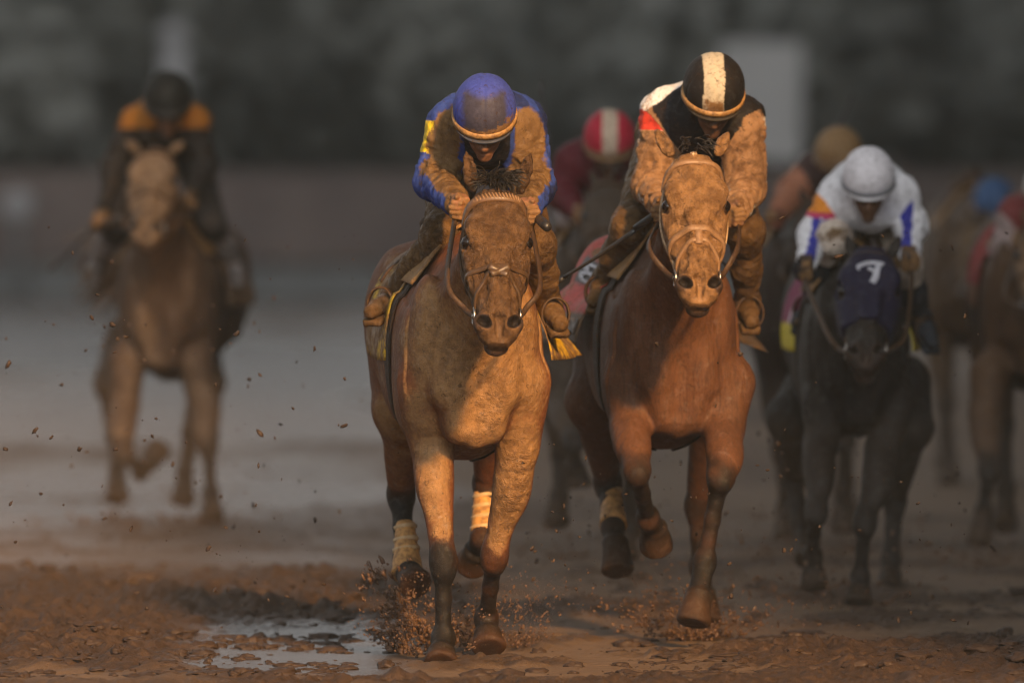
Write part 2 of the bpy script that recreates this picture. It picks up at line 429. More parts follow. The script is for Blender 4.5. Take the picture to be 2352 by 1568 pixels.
def rgb(n, c): return np.tile(np.array(c, float), (n, 1))
def make_horse(name, y0, chest, yaw, poll, muz, ears, fore, hind, res, coat, label, mud=(.55, .35), group='race horses on the muddy track', s=1.0, lift=0.0,
               roll=0.0, muzcol=(.05, .03, .022), points=(.0105, .0085, .0075), hscale=1.0, tail=None, forelock=60, earw=.027, mudcol=None, headcol=None, fl=(.05, .13), wid=1.0, headmud=.3, legmud=0.0):
    Q = lambda t: P(t[0], t[1], y0 + (t[2] if len(t) > 2 else 0))
    F = Field(); HF = Field()
    X = np.array((math.cos(yaw), math.sin(yaw), 0)); B = np.array((-math.sin(yaw), math.cos(yaw), 0))
    c = Q(chest); C0 = np.array((c[0], c[1], 0))
    Lc = lambda x, b, z: C0 + X * x * s * wid + B * b * s + UP * (z * s + lift)
    tr = loft(C0, C0 + B, X, [(a * s, w * s * wid, t * s + lift, b * s + lift, p) for a, w, t, b, p in TORSO], 2.25, UP)
    F.add(tr, .02, 'trunk')
    for sg in (-1, 1):
        F.add(ell(Lc(sg * .185, .16, 1.16), np.array((.085 * wid, .17, .30)) * s, [X, unit(B + UP * .35), unit(UP - B * .35)]), .07, 'trunk')      # shoulder
        F.add(ell(Lc(sg * .20, .30, .98), np.array((.075 * wid, .16, .17)) * s, [X, B, UP]), .06, 'trunk')                                         # upper arm
        F.add(ell(Lc(sg * .10, .022, 1.065), np.array((.080 * wid, .085, .165)) * s, [unit(X - UP * sg * .18), B, unit(UP + X * sg * .18)]), .035, 'trunk')  # breast
        F.add(ell(Lc(sg * .075, .07, .92), np.array((.065 * wid, .10, .10)) * s, [X, B, UP]), .035, 'trunk')
        F.add(ell(Lc(sg * .165, 1.33, 1.22), np.array((.125 * wid, .25, .30)) * s, [X, B, UP]), .09, 'trunk')                                      # haunch
        F.add(ell(Lc(sg * .235, .55, 1.14), np.array((.04 * wid, .32, .2)) * s, [X, B, UP]), .10, 'trunk')
        F.add(cone(Lc(sg * .05, -.01, 1.22), Lc(sg * .12, .02, 1.02), .035 * s, .05 * s), .06, 'trunk')
    F.add(ell(Lc(0, .06, .94), np.array((.07, .09, .14)) * s, [X, B, UP]), .05, 'trunk')
    F.sub(cone(Lc(0, -.12, 1.08), Lc(0, -.06, .90), .03 * s, .03 * s), .05)
    pl = Q(poll); mz = Q(muz)
    # neck
    N0 = Lc(0, .20, 1.27)
    hdir = unit(mz - pl); Xh = unit(X + UP * roll); n = np.cross(hdir, Xh)
    if n[1] > 0: n = -n
    N1 = pl - n * .05 + hdir * .03
    F.add(loft(N0, N1, X, [(-.1, .15 * s * wid, .20 * s, -.26 * s, .4), (.12, .145 * s * wid, .20 * s, -.25 * s, .5), (.4, .112 * s * wid, .165 * s, -.19 * s, .5), (.7, .088, .125, -.13, .4), (.92, .08, .095, -.105, .3), (1.05, .06, .06, -.08, .3)], 2.1, UP), .09, 'neck')
    for sg in (-1, 1): F.add(cone(Lc(sg * .10, .06, 1.30), N0 + (N1 - N0) * .75 + X * sg * .035 - UP * .05, .06 * s, .05), .06, 'neck')
    F.add(cone(Lc(0, -.0, 1.2), N0 + (N1 - N0) * .8 - n * .04 - UP * .06, .06 * s, .045), .05, 'neck')
    # head
    hs = hscale; HL = np.linalg.norm(mz - pl)
    NOS = []
    def Hd(sv, x, nn): return pl + hdir * sv * HL + Xh * x * hs + n * nn * hs
    def hadd(p, k, tag='head'): F.add(p, k, tag); HF.add(p, k, tag)
    def hsub(p, k): F.sub(p, k); HF.sub(p, k)
    hadd(loft(pl, mz, Xh, [(a, w * hs, t * hs, b * hs, p) for a, w, t, b, p in HEAD], 2.9, n), .045)
    for sg in (-1, 1):
        hadd(ell(Hd(.27, sg * .085, .028), np.array((.032, .055, .03)) * hs, [Xh, hdir, n]), .04)                     # brow
        hadd(cone(Hd(.33, sg * .098, -.02), Hd(.60, sg * .074, -.025), .022 * hs, .014 * hs), .04)                    # cheek crest
        hadd(ell(Hd(.38, sg * .07, -.115), np.array((.032, .10, .07)) * hs, [Xh, hdir, n]), .05)                       # jaw muscle
        hadd(cone(Hd(.44, sg * .030, .038), Hd(.84, sg * .020, .034), .022 * hs, .017 * hs), .02)                     # nasal bones
        hsub(cone(Hd(.46, sg * .068, .055), Hd(.70, sg * .058, .045), .016 * hs, .010 * hs), .04)
        hsub(ell(Hd(.335, sg * .116, .012), np.array((.018, .030, .02)) * hs, [Xh, hdir, n]), .02)                      # eye socket
        hadd(ell(Hd(.335, sg * .094, .006), np.array((.024, .028, .022)) * hs, [Xh, hdir, n]), .008, 'lid')
        a1 = unit(Xh * sg * .75 + hdir * -.65); a2 = np.cross(a1, n)
        hadd(ell(Hd(.905, sg * .050, .008), np.array((.036, .032, .036)) * hs, [a1, a2, n]), .03, 'muz')               # nostril wing
        hsub(ell(Hd(.905, sg * .054, .040), np.array((.031, .018, .040)) * hs, [a1, a2, n]), .010); NOS.append(ell(Hd(.905, sg * .054, .030), np.array((.031, .019, .032)) * hs, [a1, a2, n]))
    hadd(ell(Hd(.965, 0, -.02), np.array((.050, .036, .045)) * hs, [Xh, hdir, n]), .03, 'muz')
    hadd(ell(Hd(.985, 0, -.075), np.array((.042, .034, .032)) * hs, [Xh, hdir, n]), .012, 'muz')                       # lower lip
    hsub(cone(Hd(.985, -.06, -.048), Hd(.985, .06, -.048), .005, .005), .008)
    hsub(cone(Hd(.89, 0, .035), Hd(.985, 0, .012), .010 * hs, .008), .03)
    er = []
    for sg, (eb, et) in zip((-1, 1), ears):
        b, t = Q(eb), Q(et); d = unit(t - b); L = np.linalg.norm(t - b); side = unit(np.cross(d, (0, -1, 0))); fr = np.cross(side, d)
        if fr[1] > 0: fr = -fr
        w = earw * (L / .14) ** .5
        for i, (q, r) in enumerate(((0, .8), (.25, 1.05), (.5, 1.0), (.75, .68), (1, .16))):
            p = b + d * L * q
            if i: F.add(cone(er[-1][0], p, er[-1][1] * w, r * w, (fr, 1.3)), .012, 'ear')
            er.append((p, r))
        F.sub(ell(b + d * L * .52 + fr * w * .95, (w * .62, w * .8, L * .40), [side, fr, d]), .008)
        er = []
    # legs
    lowtag = []
    for lg in fore:
        S_, E_, K_, T_, Cn, So = (Q(t) for t in lg); k = s
        F.add(cone(S_, E_, .115 * k * wid, .076 * k * (.4 + .6 * wid)), .06, 'leg'); F.add(cone(E_, K_, .066 * k, .041 * k), .04, 'leg')
        ax = unit(K_ - E_); LL = np.linalg.norm(K_ - E_); F.sub(cone(E_ + ax * .12 + X * .03 + np.array((0, -.078, 0)), K_ - ax * .03 + X * .015 + np.array((0, -.062, 0)), .012, .008), .03); fr = unit(np.cross(X, ax)); fr = fr if fr[1] < 0 else -fr
        F.add(ell(E_ + ax * .13 + fr * .018, (.052 * k, .056 * k, .15 * k), [X, fr, ax]), .05, 'leg')
        F.add(ell(E_ + ax * .10 + X * .02 * (1 if E_[0] > C0[0] else -1), (.048 * k, .046 * k, .14 * k), [X, fr, ax]), .04, 'leg')
        F.add(ell(K_, (.042 * k, .043 * k, .066 * k), [X, fr, ax]), .045, 'low')
        F.add(ell(K_ + ax * .045, (.039 * k, .039 * k, .03 * k), [X, fr, ax]), .02, 'low')
        lower_leg(F, K_, T_, Cn, So, k, X, .031, .0285)
    for lg in hind:
        H_, St, Hk, T_, Cn, So = (Q(t) for t in lg); k = s
        F.add(cone(H_, St, .17 * k * wid, .125 * k * wid), .10, 'leg'); F.add(cone(St, Hk, .108 * k * wid, .046 * k), .06, 'leg')
        ax = unit(Hk - St)
        F.add(cone(St + ax * .1 + B * .05, Hk + B * .05, .05 * k, .022 * k), .03, 'leg')
        F.add(ell(Hk, (.046 * k, .062 * k, .075 * k)), .03, 'low'); F.add(ell(Hk + B * .055 + UP * .03, (.022, .03, .04)), .025, 'low')
        lower_leg(F, Hk, T_, Cn, So, k, X, .040, .036)
    v, q = F.mesh(res)
    org = np.array((C0[0], C0[1] + .7, 0.0))
    me = mesh_from('horse_body', v - org, q, M['coat']); nrm = vnormals(me)
    # colouring: coat, dark points, muzzle, splashed mud
    nz = fbm(v, 7, 4); low = sstep(.05, -.005, F.tag(v, 'low') + (nz - .5) * .06); hoof = sstep(.008, -.004, F.tag(v, 'hoof')); mzl = sstep(.025, -.005, F.tag(v, 'muz') + (nz - .5) * .02)
    c4 = np.ones((len(v), 4)); base = np.array(coat)[None] * (.72 + .55 * nz[:, None])
    base = base * (1 - low[:, None]) + np.array(points)[None] * low[:, None]
    base = base * (1 - mzl[:, None]) + np.array(muzcol)[None] * mzl[:, None]
    base = base * (1 - hoof[:, None]) + np.array((.034, .021, .013))[None] * hoof[:, None]
    tipm = (sstep(.0, -.004, F.tag(v, 'ear')) * sstep(.45, 1.0, np.clip((v[:, 2] - pl[2] - .02) / .13, 0, 1)))[:, None]; base = base * (1 - tipm) + np.array((.03, .02, .015))[None] * tipm
    dn = np.minimum.reduce([p.f(*v.T.astype(np.float32)) for p in NOS]); nosm = sstep(.004, -.004, dn)[:, None]; base = base * (1 - nosm) + np.array((.012, .008, .006))[None] * nosm
    lid = sstep(.012, .0, F.tag(v, 'lid'))[:, None] * .8; base = base * (1 - lid) + np.array((.02, .012, .009))[None] * lid
    c4[:, :3] = base
    hd = sstep(.035, .004, np.minimum(F.tag(v, 'head'), F.tag(v, 'ear')))
    al = mud[1] + mud[0] * np.clip(-nrm[:, 1], -.2, 1) ** 1.0 + headmud * hd + (fbm(v, 3.1, 3) - .5) * .7 - .42 * mzl - 1.2 * nosm[:, 0] - .6 * lid[:, 0] - .5 * tipm[:, 0] - .55 * hoof - (.30 - legmud) * low + legmud * sstep(.95, .6, v[:, 2])
    c4[:, 3] = np.clip(al, 0, 1); mcol = rgb(len(v), mudcol or (.27, .148, .062)); hk = hd[:, None]; mcol = mcol * (1 - hk) + np.array(headcol or mudcol or (.118, .064, .029))[None] * hk
    setcol(me, c4, mcol)
    fib = 1 - np.abs(fbm(v * np.array((1, 1, .32)) + fbm(v, 3, 2)[:, None] * .12, 15, 3) * 2 - 1) * 2        # muscle fibres, veins
    vein = np.clip(1 - np.abs(fbm(v + fbm(v, 5, 2)[:, None] * .15, 6.5, 2) * 2 - 1) * 14, 0, 1)
    sc_ = (1 - hd) * (1 - low)
    displace(me, (fbm(v, 38, 3) - .5) * .006 * np.clip(al, 0, 1) + (fib * .0032 + vein * .0016) * sc_ + (np.clip(fbm(v, 45, 3) - .5, -.05, 1) * .030 + (fbm(v, 16, 2) - .5) * .010) * hd * (1 - mzl) * np.clip(al - .3, 0, 1))
    h = obj(name, me, None, org, label, 'horse', group)
    H = dict(o=h, F=F, HF=HF, org=org, X=X, B=B, C0=C0, Lc=Lc, pl=pl, mz=mz, hdir=hdir, n=n, Xh=Xh, HL=HL, hs=hs, Hd=Hd, Q=Q, y0=y0, s=s, N0=N0, N1=N1)
    for sg in (-1, 1):
        me = ball(Hd(.335, sg * .102, .010) - org, .0225 * hs, M['eye']); obj('eye', me, h)
    # forelock, mane, tail
    if forelock:
        mb = MB(); rt, dr, ln = [], [], []
        for _ in range(forelock):
            a = rng.uniform(-1, 1); rt.append(Hd(rng.uniform(-.13, -.035), a * .05, .052 + rng.uniform(-.01, .008))); dr.append(n * rng.uniform(.1, .6) + UP * rng.uniform(-.1, .45) + Xh * (a * .6 + rng.uniform(-.3, .5)) + hdir * rng.uniform(-.2, .4)); ln.append(rng.uniform(*fl))
        strands(mb, rt, dr, ln, .0034, .55, .03); obj('forelock', mb.build('forelock', M['hair'], org), h)
    mb = MB(); rt, dr, ln = [], [], []
    for i in range(110):
        t = rng.uniform(.25, .98); c_ = N0 + (N1 - N0) * t; axn = unit(N1 - N0); nn = np.cross(axn, X); nn = nn if nn[2] > 0 else -nn
        sgn = rng.choice((-1, 1)); rt.append(c_ + nn * (np.interp(t, [0, .4, .7, 1], [.19, .155, .118, .085])) + X * rng.uniform(-.015, .015)); dr.append(nn * .5 + X * rng.uniform(-.2, .9) + B * .6); ln.append(rng.uniform(.08, .17))
    strands(mb, rt, dr, ln, .0035, .8, .03); obj('mane', mb.build('mane', M['hair'], org), h)
    mb = MB(); rt, dr, ln = [], [], []
    tl = tail or ((0, 1, .1), .75, 'hair', 90)
    for i in range(tl[3]):
        rt.append(Lc(rng.uniform(-.03, .03), 1.6, 1.42 + rng.uniform(-.03, .03))); dr.append(X * (tl[0][0] + rng.uniform(-.18, .18)) + B * tl[0][1] + UP * (tl[0][2] + rng.uniform(-.15, .15))); ln.append(tl[1] * rng.uniform(.6, 1.1))
    strands(mb, rt, dr, ln, tl[4] if len(tl) > 4 else .006, .5, .03, 9); obj('tail', mb.build('tail', M[tl[2]], org), h)
    return H
def lower_leg(F, K_, T_, Cn, So, k, X, r1, r2):
    ax = unit(T_ - K_)
    F.add(cone(K_, K_ + (T_ - K_) * .5, (r1 + .006) * k, r2 * k), .03, 'low'); F.add(cone(K_ + (T_ - K_) * .5, T_, r2 * k, (r2 + .003) * k), .02, 'low')
    bk = unit(np.cross(X, ax)); bk = bk if bk[1] > 0 else -bk
    F.add(cone(K_ + ax * .03 + bk * .024, T_ + bk * .022, .02 * k, .02 * k), .02, 'low')
    F.add(ell(T_, (.042 * k, .045 * k, .048 * k)), .025, 'low'); F.add(ell(T_ + bk * .03 + ax * .01, (.032, .028, .034)), .02, 'low')
    F.add(cone(T_, Cn, .038 * k, .042 * k), .025, 'low')
    F.add(ell(Cn, (.050 * k, .050 * k, .022 * k), axes(unit(So - Cn))), .015, 'low')
    F.add(frustum(Cn, So - unit(So - Cn) * .010, .036 * k, .050 * k, .013), .012, 'hoof')
def axes(d):
    d = unit(d); a = unit(np.cross(d, (0, 1, .01))); return [a, np.cross(d, a), d]
def ball(c, r, mat, seg=20, sc=(1, 1, 1)):
    V, Fc = [], []; c = np.array(c)
    for i in range(seg // 2 + 1):
        th = math.pi * i / (seg // 2)
        for j in range(seg):
            ph = 2 * math.pi * j / seg; V.append(c + r * np.array((math.sin(th) * math.cos(ph) * sc[0], math.sin(th) * math.sin(ph) * sc[1], math.cos(th) * sc[2])))
    for i in range(seg // 2):
        for j in range(seg): Fc.append((i * seg + j, (i + 1) * seg + j, (i + 1) * seg + (j + 1) % seg, i * seg + (j + 1) % seg))
    return mesh_from('ball', V, Fc, mat)

def trace(F, p0, d, n=40, mx=1.2):
    """march from p0 along d onto the surface of F"""
    p = np.array(p0, float); d = np.array(d, float); tt = np.zeros(len(p))
    for _ in range(n):
        dist = F.eval(p); st = np.clip(dist * .75, -.03, .08); p = p + d * st[:, None]; tt += st
    return p
def head_path(H, pts, n=40, closed=False):
    """points (s along the head, angle round it: 0 = face, +-90 = cheeks) laid on the head"""
    pts = np.asarray(pts, float); pp = catmull(pts, n)
    dirs = np.array([H['n'] * math.cos(R(a)) + H['Xh'] * math.sin(R(a)) for a in pp[:, 1]])
    ctr = np.array([H['pl'] + H['hdir'] * H['HL'] * s - H['n'] * .06 * H['hs'] for s in pp[:, 0]])
    p = trace(H['HF'], ctr + dirs * .26, -dirs)
    return p, dirs
def head_strap(H, mb, pts, w, t=.006, n=40, c=None, off=.0):
    p, d = head_path(H, pts, n); k = np.ones(5) / 5
    for i in range(3): p[2:-2, i] = np.convolve(p[:, i], k, 'valid')
    sweep(mb, p, d, w, t, off + .001, c=c); return p
def bridle(H, mats=('leather', 'leather', 'strap_tan'), cross=False, arch=False, hands=None, braided=False, rein='leather'):
    o, org = H['o'], H['org']
    mb = MB()
    head_strap(H, mb, [(-.03, 0), (-.03, 40), (.05, 75), (.16, 92), (.35, 103), (.55, 100), (.70, 88), (.80, 78)], .019)
    head_strap(H, mb, [(-.03, 0), (-.03, -40), (.05, -75), (.16, -92), (.35, -103), (.55, -100), (.70, -88), (.80, -78)], .019)
    head_strap(H, mb, [(.10, 95), (.25, 125), (.36, 160), (.36, 180)], .016); head_strap(H, mb, [(.10, -95), (.25, -125), (.36, -160), (.36, -180)], .016)
    obj('cheek_strap', mb.build('cheek_strap', M[mats[0]], org), o)
    mb = MB(); p = head_strap(H, mb, [(.15, -94), (.085, -62), (.06, -30), (.055, 0), (.06, 30), (.085, 62), (.15, 94)], .032 if braided else .021, .010, 60)
    bb = obj('browband', mb.build('browband', M['strap_tan' if braided else mats[1]], org), o)
    if braided:
        mb = MB()
        for i in range(3, 57, 2): tube(mb, [p[i - 1] - (p[i] - p[i - 1]) * .1 + UP * .017 + H['n'] * .008, p[i] + H['n'] * .0135, p[i + 1] - UP * .017 + H['n'] * .008], .0032, 6)
        obj('braid', mb.build('braid', M['tanband'], org), bb)
    mb = MB()
    if arch: head_strap(H, mb, [(.66, -100), (.58, -60), (.545, -25), (.54, 0), (.545, 25), (.58, 60), (.66, 100)], .026, .009); head_strap(H, mb, [(.83, -95), (.72, -55), (.64, -22), (.62, 0), (.64, 22), (.72, 55), (.83, 95)], .017, .008); head_strap(H, mb, [(.55, 0), (.6, 0), (.65, 0)], .03, .012, 10)
    else: head_strap(H, mb, [(.60, -180), (.57, -130), (.55, -90), (.54, -45), (.545, 0), (.54, 45), (.55, 90), (.57, 130), (.60, 180)], .021, .007, 70)
    if cross:
        head_strap(H, mb, [(.555, -8), (.61, -24), (.69, -50), (.77, -75), (.84, -100)], .014, .007); head_strap(H, mb, [(.555, 8), (.61, 24), (.69, 50), (.77, 75), (.84, 100)], .014, .007)
        head_strap(H, mb, [(.545, -16), (.575, 0), (.60, 14)], .034, .012, 12); head_strap(H, mb, [(.545, 16), (.575, 0), (.60, -14)], .030, .013, 12)
    obj('noseband', mb.build('noseband', M[mats[2]], org), o)
    for sg in (-1, 1):
        p, d = head_path(H, [(.80, sg * 80), (.82, sg * 82)], 2); ctr = p[0] + d[0] * .012; mb = MB(); ring = []
        for i in range(20):
            a = 2 * math.pi * i / 20; ring.append(ctr + (H['hdir'] * math.cos(a) + H['n'] * math.sin(a)) * .03)
        tube(mb, ring, .0045, 6, closed=True); tube(mb, [ctr - d[0] * .05, ctr + d[0] * .008], .008, 6)
        obj('bit_ring', mb.build('bit_ring', M['steel'], org), o)
        if hands is not None:
            hp = hands[0 if sg < 0 else 1]; mb = MB(); side = d[0]
            mid = H['pl'] + H['hdir'] * .45 * H['HL'] + H['Xh'] * sg * .16 * H['hs'] - H['n'] * .12
            path = catmull([ctr, ctr + side * .03 - H['n'] * .06 - H['hdir'] * .06, mid - UP * .03, hp + np.array((sg * .01, -.04, -.05)), hp], 36)
            sweep(mb, path, unit(side * .5 + np.array((0, -1, 0))), .022, .006); obj('rein', mb.build('rein', M[rein], org), o)
def body_sheet(H, b0, b1, a0, a1, name, mat, colf, off=.012, flare=.0, flare_l=.0, nb=26, na=40, thick=.004, waver=.006, parent=None, skew=0., trimf=None):
    """cloth laid over the trunk: b = distance behind the breast, a = angle from the spine (negative = left of frame)"""
    v = []; uv = []
    for i in range(na + 1):
        for j in range(nb + 1):
            uv.append((i / na, j / nb))
    uv = np.array(uv); ang = a0 + (a1 - a0) * uv[:, 0]; dn = np.abs(ang) / 90
    bb = b0 + (b1 - b0) * uv[:, 1] + skew * dn
    if trimf is not None: bb = bb + trimf(ang, uv[:, 1])
    ctr = np.array([H['Lc'](0, b, 1.26) for b in bb]); dr = np.array([H['X'] * math.sin(R(a)) + UP * math.cos(R(a)) for a in ang])
    p = trace(H['F'], ctr + dr * .62, -dr, 50)
    fl = np.clip(dn - .75, 0, 1); wv = (fbm(np.c_[bb * 6, ang * .03, ang * 0], 1.0, 3) - .5)
    p = p + dr * (off + wv * waver)[:, None] + H['X'] * (np.where(ang > 0, flare, -flare_l) * fl * (.35 + 1.25 * uv[:, 1]))[:, None]
    fc = []
    for i in range(na):
        for j in range(nb): a = i * (nb + 1) + j; fc.append((a, a + 1, a + nb + 2, a + nb + 1))
    me = mesh_from(name, p - H['org'], np.array(fc), mat, True, colf(uv, ang, bb))
    o = obj(name, me, parent or H['o']); md = o.modifiers.new('thickness', 'SOLIDIFY'); md.thickness = thick; md.offset = 1
    return o, p.reshape(na + 1, nb + 1, 3)
def on_sheet(grid, u, v):
    na, nb = grid.shape[0] - 1, grid.shape[1] - 1
    x = np.clip(u, 0, .9999) * na; y = np.clip(v, 0, .9999) * nb; i = x.astype(int); j = y.astype(int); fx = (x - i)[:, None]; fy = (y - j)[:, None]
    return grid[i, j] * (1 - fx) * (1 - fy) + grid[i + 1, j] * fx * (1 - fy) + grid[i, j + 1] * (1 - fx) * fy + grid[i + 1, j + 1] * fx * fy
def lettering(text, mapf, mat, name, parent, org, extr=.004):
    """text run through mapf: (0..1 along, 0..1 up) -> points on a surface"""
    cu = bpy.data.curves.new('text', 'FONT'); cu.body = text; cu.size = 1; cu.resolution_u = 3; cu.offset = .012
    t = bpy.data.objects.new('text', cu); COL.objects.link(t); dg = bpy.context.evaluated_depsgraph_get(); dg.update()
    me = bpy.data.meshes.new_from_object(t.evaluated_get(dg)); bpy.data.objects.remove(t)
    import bmesh
    bm = bmesh.new(); bm.from_mesh(me); bmesh.ops.triangulate(bm, faces=bm.faces[:]); bmesh.ops.subdivide_edges(bm, edges=bm.edges[:], cuts=1); bm.to_mesh(me); bm.free()
    co = coords(me); mn, mx = co.min(0), co.max(0); q = (co[:, :2] - mn[:2]) / (mx[:2] - mn[:2])
    p = mapf(q[:, 0], q[:, 1]) - org; me.vertices.foreach_set('co', p.astype(np.float32).ravel()); me.update()
    me.materials.clear(); me.materials.append(mat)
    o = obj(name, me, parent); md = o.modifiers.new('thickness', 'SOLIDIFY'); md.thickness = extr; md.offset = 0
    return o
def leg_wrap(H, a, b, ra, rb, stripes=(.08, .5, .9)):
    a, b = H['Q'](a), H['Q'](b); org = H['org']; mb = MB(); n = 14; d = b - a
    path = [a + d * i / (n - 1) for i in range(n)]
    tube(mb, path, [ra + (rb - ra) * (i / (n - 1)) ** 1.5 + .0015 * math.sin(i * 2.1) for i in range(n)], 18); w = obj('leg_wrap', mb.build('leg_wrap', M['wrap'], org), H['o'])
    mb = MB()
    for st in stripes:
        c = a + d * st; r = ra + (rb - ra) * st ** 1.5 + .0025; ring = [c + np.array((math.cos(t) * r, math.sin(t) * r, math.cos(t + 1) * .012)) for t in np.linspace(0, 2 * math.pi, 20)[:-1]]
        ring = np.array(ring); nr = np.array([unit(p - c) for p in ring]); sweep(mb, ring, nr, .016, .0025, closed=True)
    obj('tape', mb.build('tape', M['tape'], org), w)

# ------------------------------------------------------------------ jockeys
def fist(F, c, fwd, side, up, k=1.0, tag='hand'):
    """closed hand: palm, four curled fingers of unequal length and a thumb along the top"""
    F.add(rbox(c, np.array((.030, .020, .036)) * k, [fwd, side, up], .012 * k), .015, tag)
    for i, (L, o) in enumerate(((.034, .028), (.040, .010), (.037, -.009), (.029, -.027))):
        a = c + fwd * .034 * k + up * o * k + side * .006; b = a + fwd * .018 * k - side * L * .45 * k; e = b - fwd * .012 * k - side * L * .8 * k; t = e - fwd * .030 * k + side * .004
        F.add(cone(a, b, .0105 * k, .0098 * k), .004, tag); F.add(cone(b, e, .0098 * k, .009 * k), .003, tag); F.add(cone(e, t, .009 * k, .0078 * k), .003, tag)
    a = c - fwd * .012 * k + up * .038 * k; b = a + fwd * .03 * k + up * .012 * k - side * .012 * k; e = b + fwd * .026 * k - side * .012 * k
    F.add(cone(a, b, .014 * k, .0115 * k), .01, tag); F.add(cone(b, e, .0115 * k, .009 * k), .004, tag)

def make_jockey(H, label, helmet, tilt, sh, el, ha, pelvis, kn, an, toe, silk, cap, res=.006, hr=.118, skin=(.20, .10, .06), pants=(.24, .14, .07), pmud=.75, boots=(.03, .022, .018),
                bmud=.6, turn=0., glove=None, jmud=None, torso_r=(.155, .15), sleeve=1.0, capmud=0.0, backz=.0, group='jockeys riding in the race', visor=(.12, .13, .17), wrinkle=.011, strapcol='band', droll=0.0, legmudc=(.13, .075, .033)):
    Q = H['Q']; y0 = H['y0']; hc = Q(helmet); S_ = [Q(t) for t in sh]; E_ = [Q(t) for t in el]; A_ = [Q(t) for t in ha]; pv = Q(pelvis)
    K_ = [Q(t) for t in kn]; N_ = [Q(t) for t in an]; T_ = [Q(t) for t in toe]
    org = np.array((pv[0], pv[1], pv[2] - .2))
    rt = R(tilt); rx = R(turn)
    side = np.array((math.cos(rx) * math.cos(R(droll)), math.sin(rx), math.sin(R(droll)))); face = np.array((math.sin(rx) * math.cos(rt), -math.cos(rx) * math.cos(rt), -math.sin(rt))); side = unit(side - face * (side @ face)); up = np.cross(side, face); up = up if up[2] > 0 else -up
    W = lambda x, f, u: hc + side * x + face * f + up * u
    k = hr / .118
    # body: one skin from head to feet
    F = Field()
    F.add(ell(W(0, -.005, -.01), np.array((.076, .097, .105)) * k, [side, face, up]), .02, 'face')
    F.add(ell(W(0, .052, -.10), np.array((.058, .052, .072)) * k, [side, face, up]), .03, 'face')
    F.add(ell(W(0, .078, -.165), np.array((.026, .022, .022)) * k, [side, face, up]), .025, 'face')
    F.add(cone(W(0, .094, -.055), W(0, .116, -.098), .010 * k, .016 * k), .018, 'face')
    for sg in (-1, 1):
        F.add(ell(W(sg * .037, .074, -.088), np.array((.022, .018, .018)) * k, [side, face, up]), .02, 'face')
        F.add(cone(W(sg * .010, .090, -.04), W(sg * .05, .070, -.04), .012 * k, .010 * k), .015, 'face')
        F.sub(ell(W(sg * .031, .094, -.060), np.array((.018, .014, .011)) * k, [side, face, up]), .012)
        F.add(ell(W(sg * .078, .0, -.075), np.array((.012, .026, .034)) * k, [side, face, up]), .008, 'face')
        F.add(ell(W(sg * .012, .104, -.103), np.array((.010, .011, .009)) * k, [side, face, up]), .008, 'face')
    F.sub(cone(W(-.026, .098, -.134), W(.026, .098, -.134), .005, .005), .006)
    F.add(cone(W(-.018, .094, -.126), W(.018, .094, -.126), .0065, .0065), .008, 'face'); F.add(cone(W(-.015, .092, -.143), W(.015, .092, -.143), .0075, .0075), .008, 'face')
    sm = (S_[0] + S_[1]) / 2
    F.add(cone(W(0, -.02, -.09), sm + UP * .02, .055 * k, .065 * k), .03, 'neck')
    F.add(cone(sm, pv, .12, .12), .05, 'in'); 
    for i in (0, 1):
        F.add(cone(sm, S_[i], .07, .05), .05, 'in'); F.add(cone(S_[i], E_[i], .045, .036), .03, 'in'); F.add(cone(E_[i], A_[i], .037, .027), .02, 'in')
        d = unit(A_[i] - E_[i]); sd = unit(np.cross(d, UP)) * (1 if i == 0 else -1); u_ = np.cross(d, sd); u_ = u_ if u_[2] > 0 else -u_
        fist(F, A_[i] + d * .03, d, -sd if i == 0 else -sd, u_, 1.0, 'hand')
        F.add(cone(pv + np.array(((-.08, .08)[i], 0, -.03)), K_[i], .085, .05), .04, 'in'); F.add(cone(K_[i], N_[i], .045, .03), .03, 'in'); F.add(cone(N_[i], T_[i], .028, .024), .02, 'in')
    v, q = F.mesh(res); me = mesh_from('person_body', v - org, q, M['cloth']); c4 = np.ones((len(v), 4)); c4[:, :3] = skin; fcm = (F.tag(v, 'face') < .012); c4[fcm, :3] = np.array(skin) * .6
    hd = F.tag(v, 'hand') < .012
    if glove is not None: c4[hd, :3] = glove
    nr = vnormals(me)
    c4[:, 3] = np.clip(.30 + .3 * (fbm(v, 14, 3) - .5) - nr[:, 1] * .1 + .15 * hd, 0, 1); setcol(me, c4)
    p = obj('person', me, None, org, label, 'person', group)
    # jacket with full sleeves
    J = Field(); bd = unit(pv - sm)
    J.add(cone(sm - bd * .0, pv, torso_r[0], torso_r[1], (UP, 1.08)), .05, 'torso')
    J.add(ell((sm + pv) / 2 + UP * (.03 + backz), (.155, np.linalg.norm(pv - sm) * .55 + .05, .13)), .08, 'torso')
    J.add(cone(S_[0] + UP * .01, S_[1] + UP * .01, .078 * sleeve, .078 * sleeve), .06, 'torso')
    J.add(cone(W(0, -.05, -.12), sm, .072, .10), .04, 'collar')
    for i in (0, 1):
        J.add(cone(S_[i], E_[i], .083 * sleeve, .070 * sleeve), .05, 'arm'); J.add(ell(E_[i], np.array((.07, .07, .07)) * sleeve), .03, 'arm')
        wr = A_[i] - unit(A_[i] - E_[i]) * .035
        J.add(cone(E_[i], wr, .064 * sleeve, .040 * sleeve), .03, 'arm')
    J.sub(ell(W(0, .06, -.14), (.085, .10, .12), [side, face, up]), .03)
    v, q = J.mesh(res); me = mesh_from('jacket', v - org, q, M['cloth']); nr = vnormals(me)
    # sleeve folds: creases run round the arm
    sl = np.zeros(len(v)); arm = sstep(.022, -.004, J.tag(v, 'arm'))
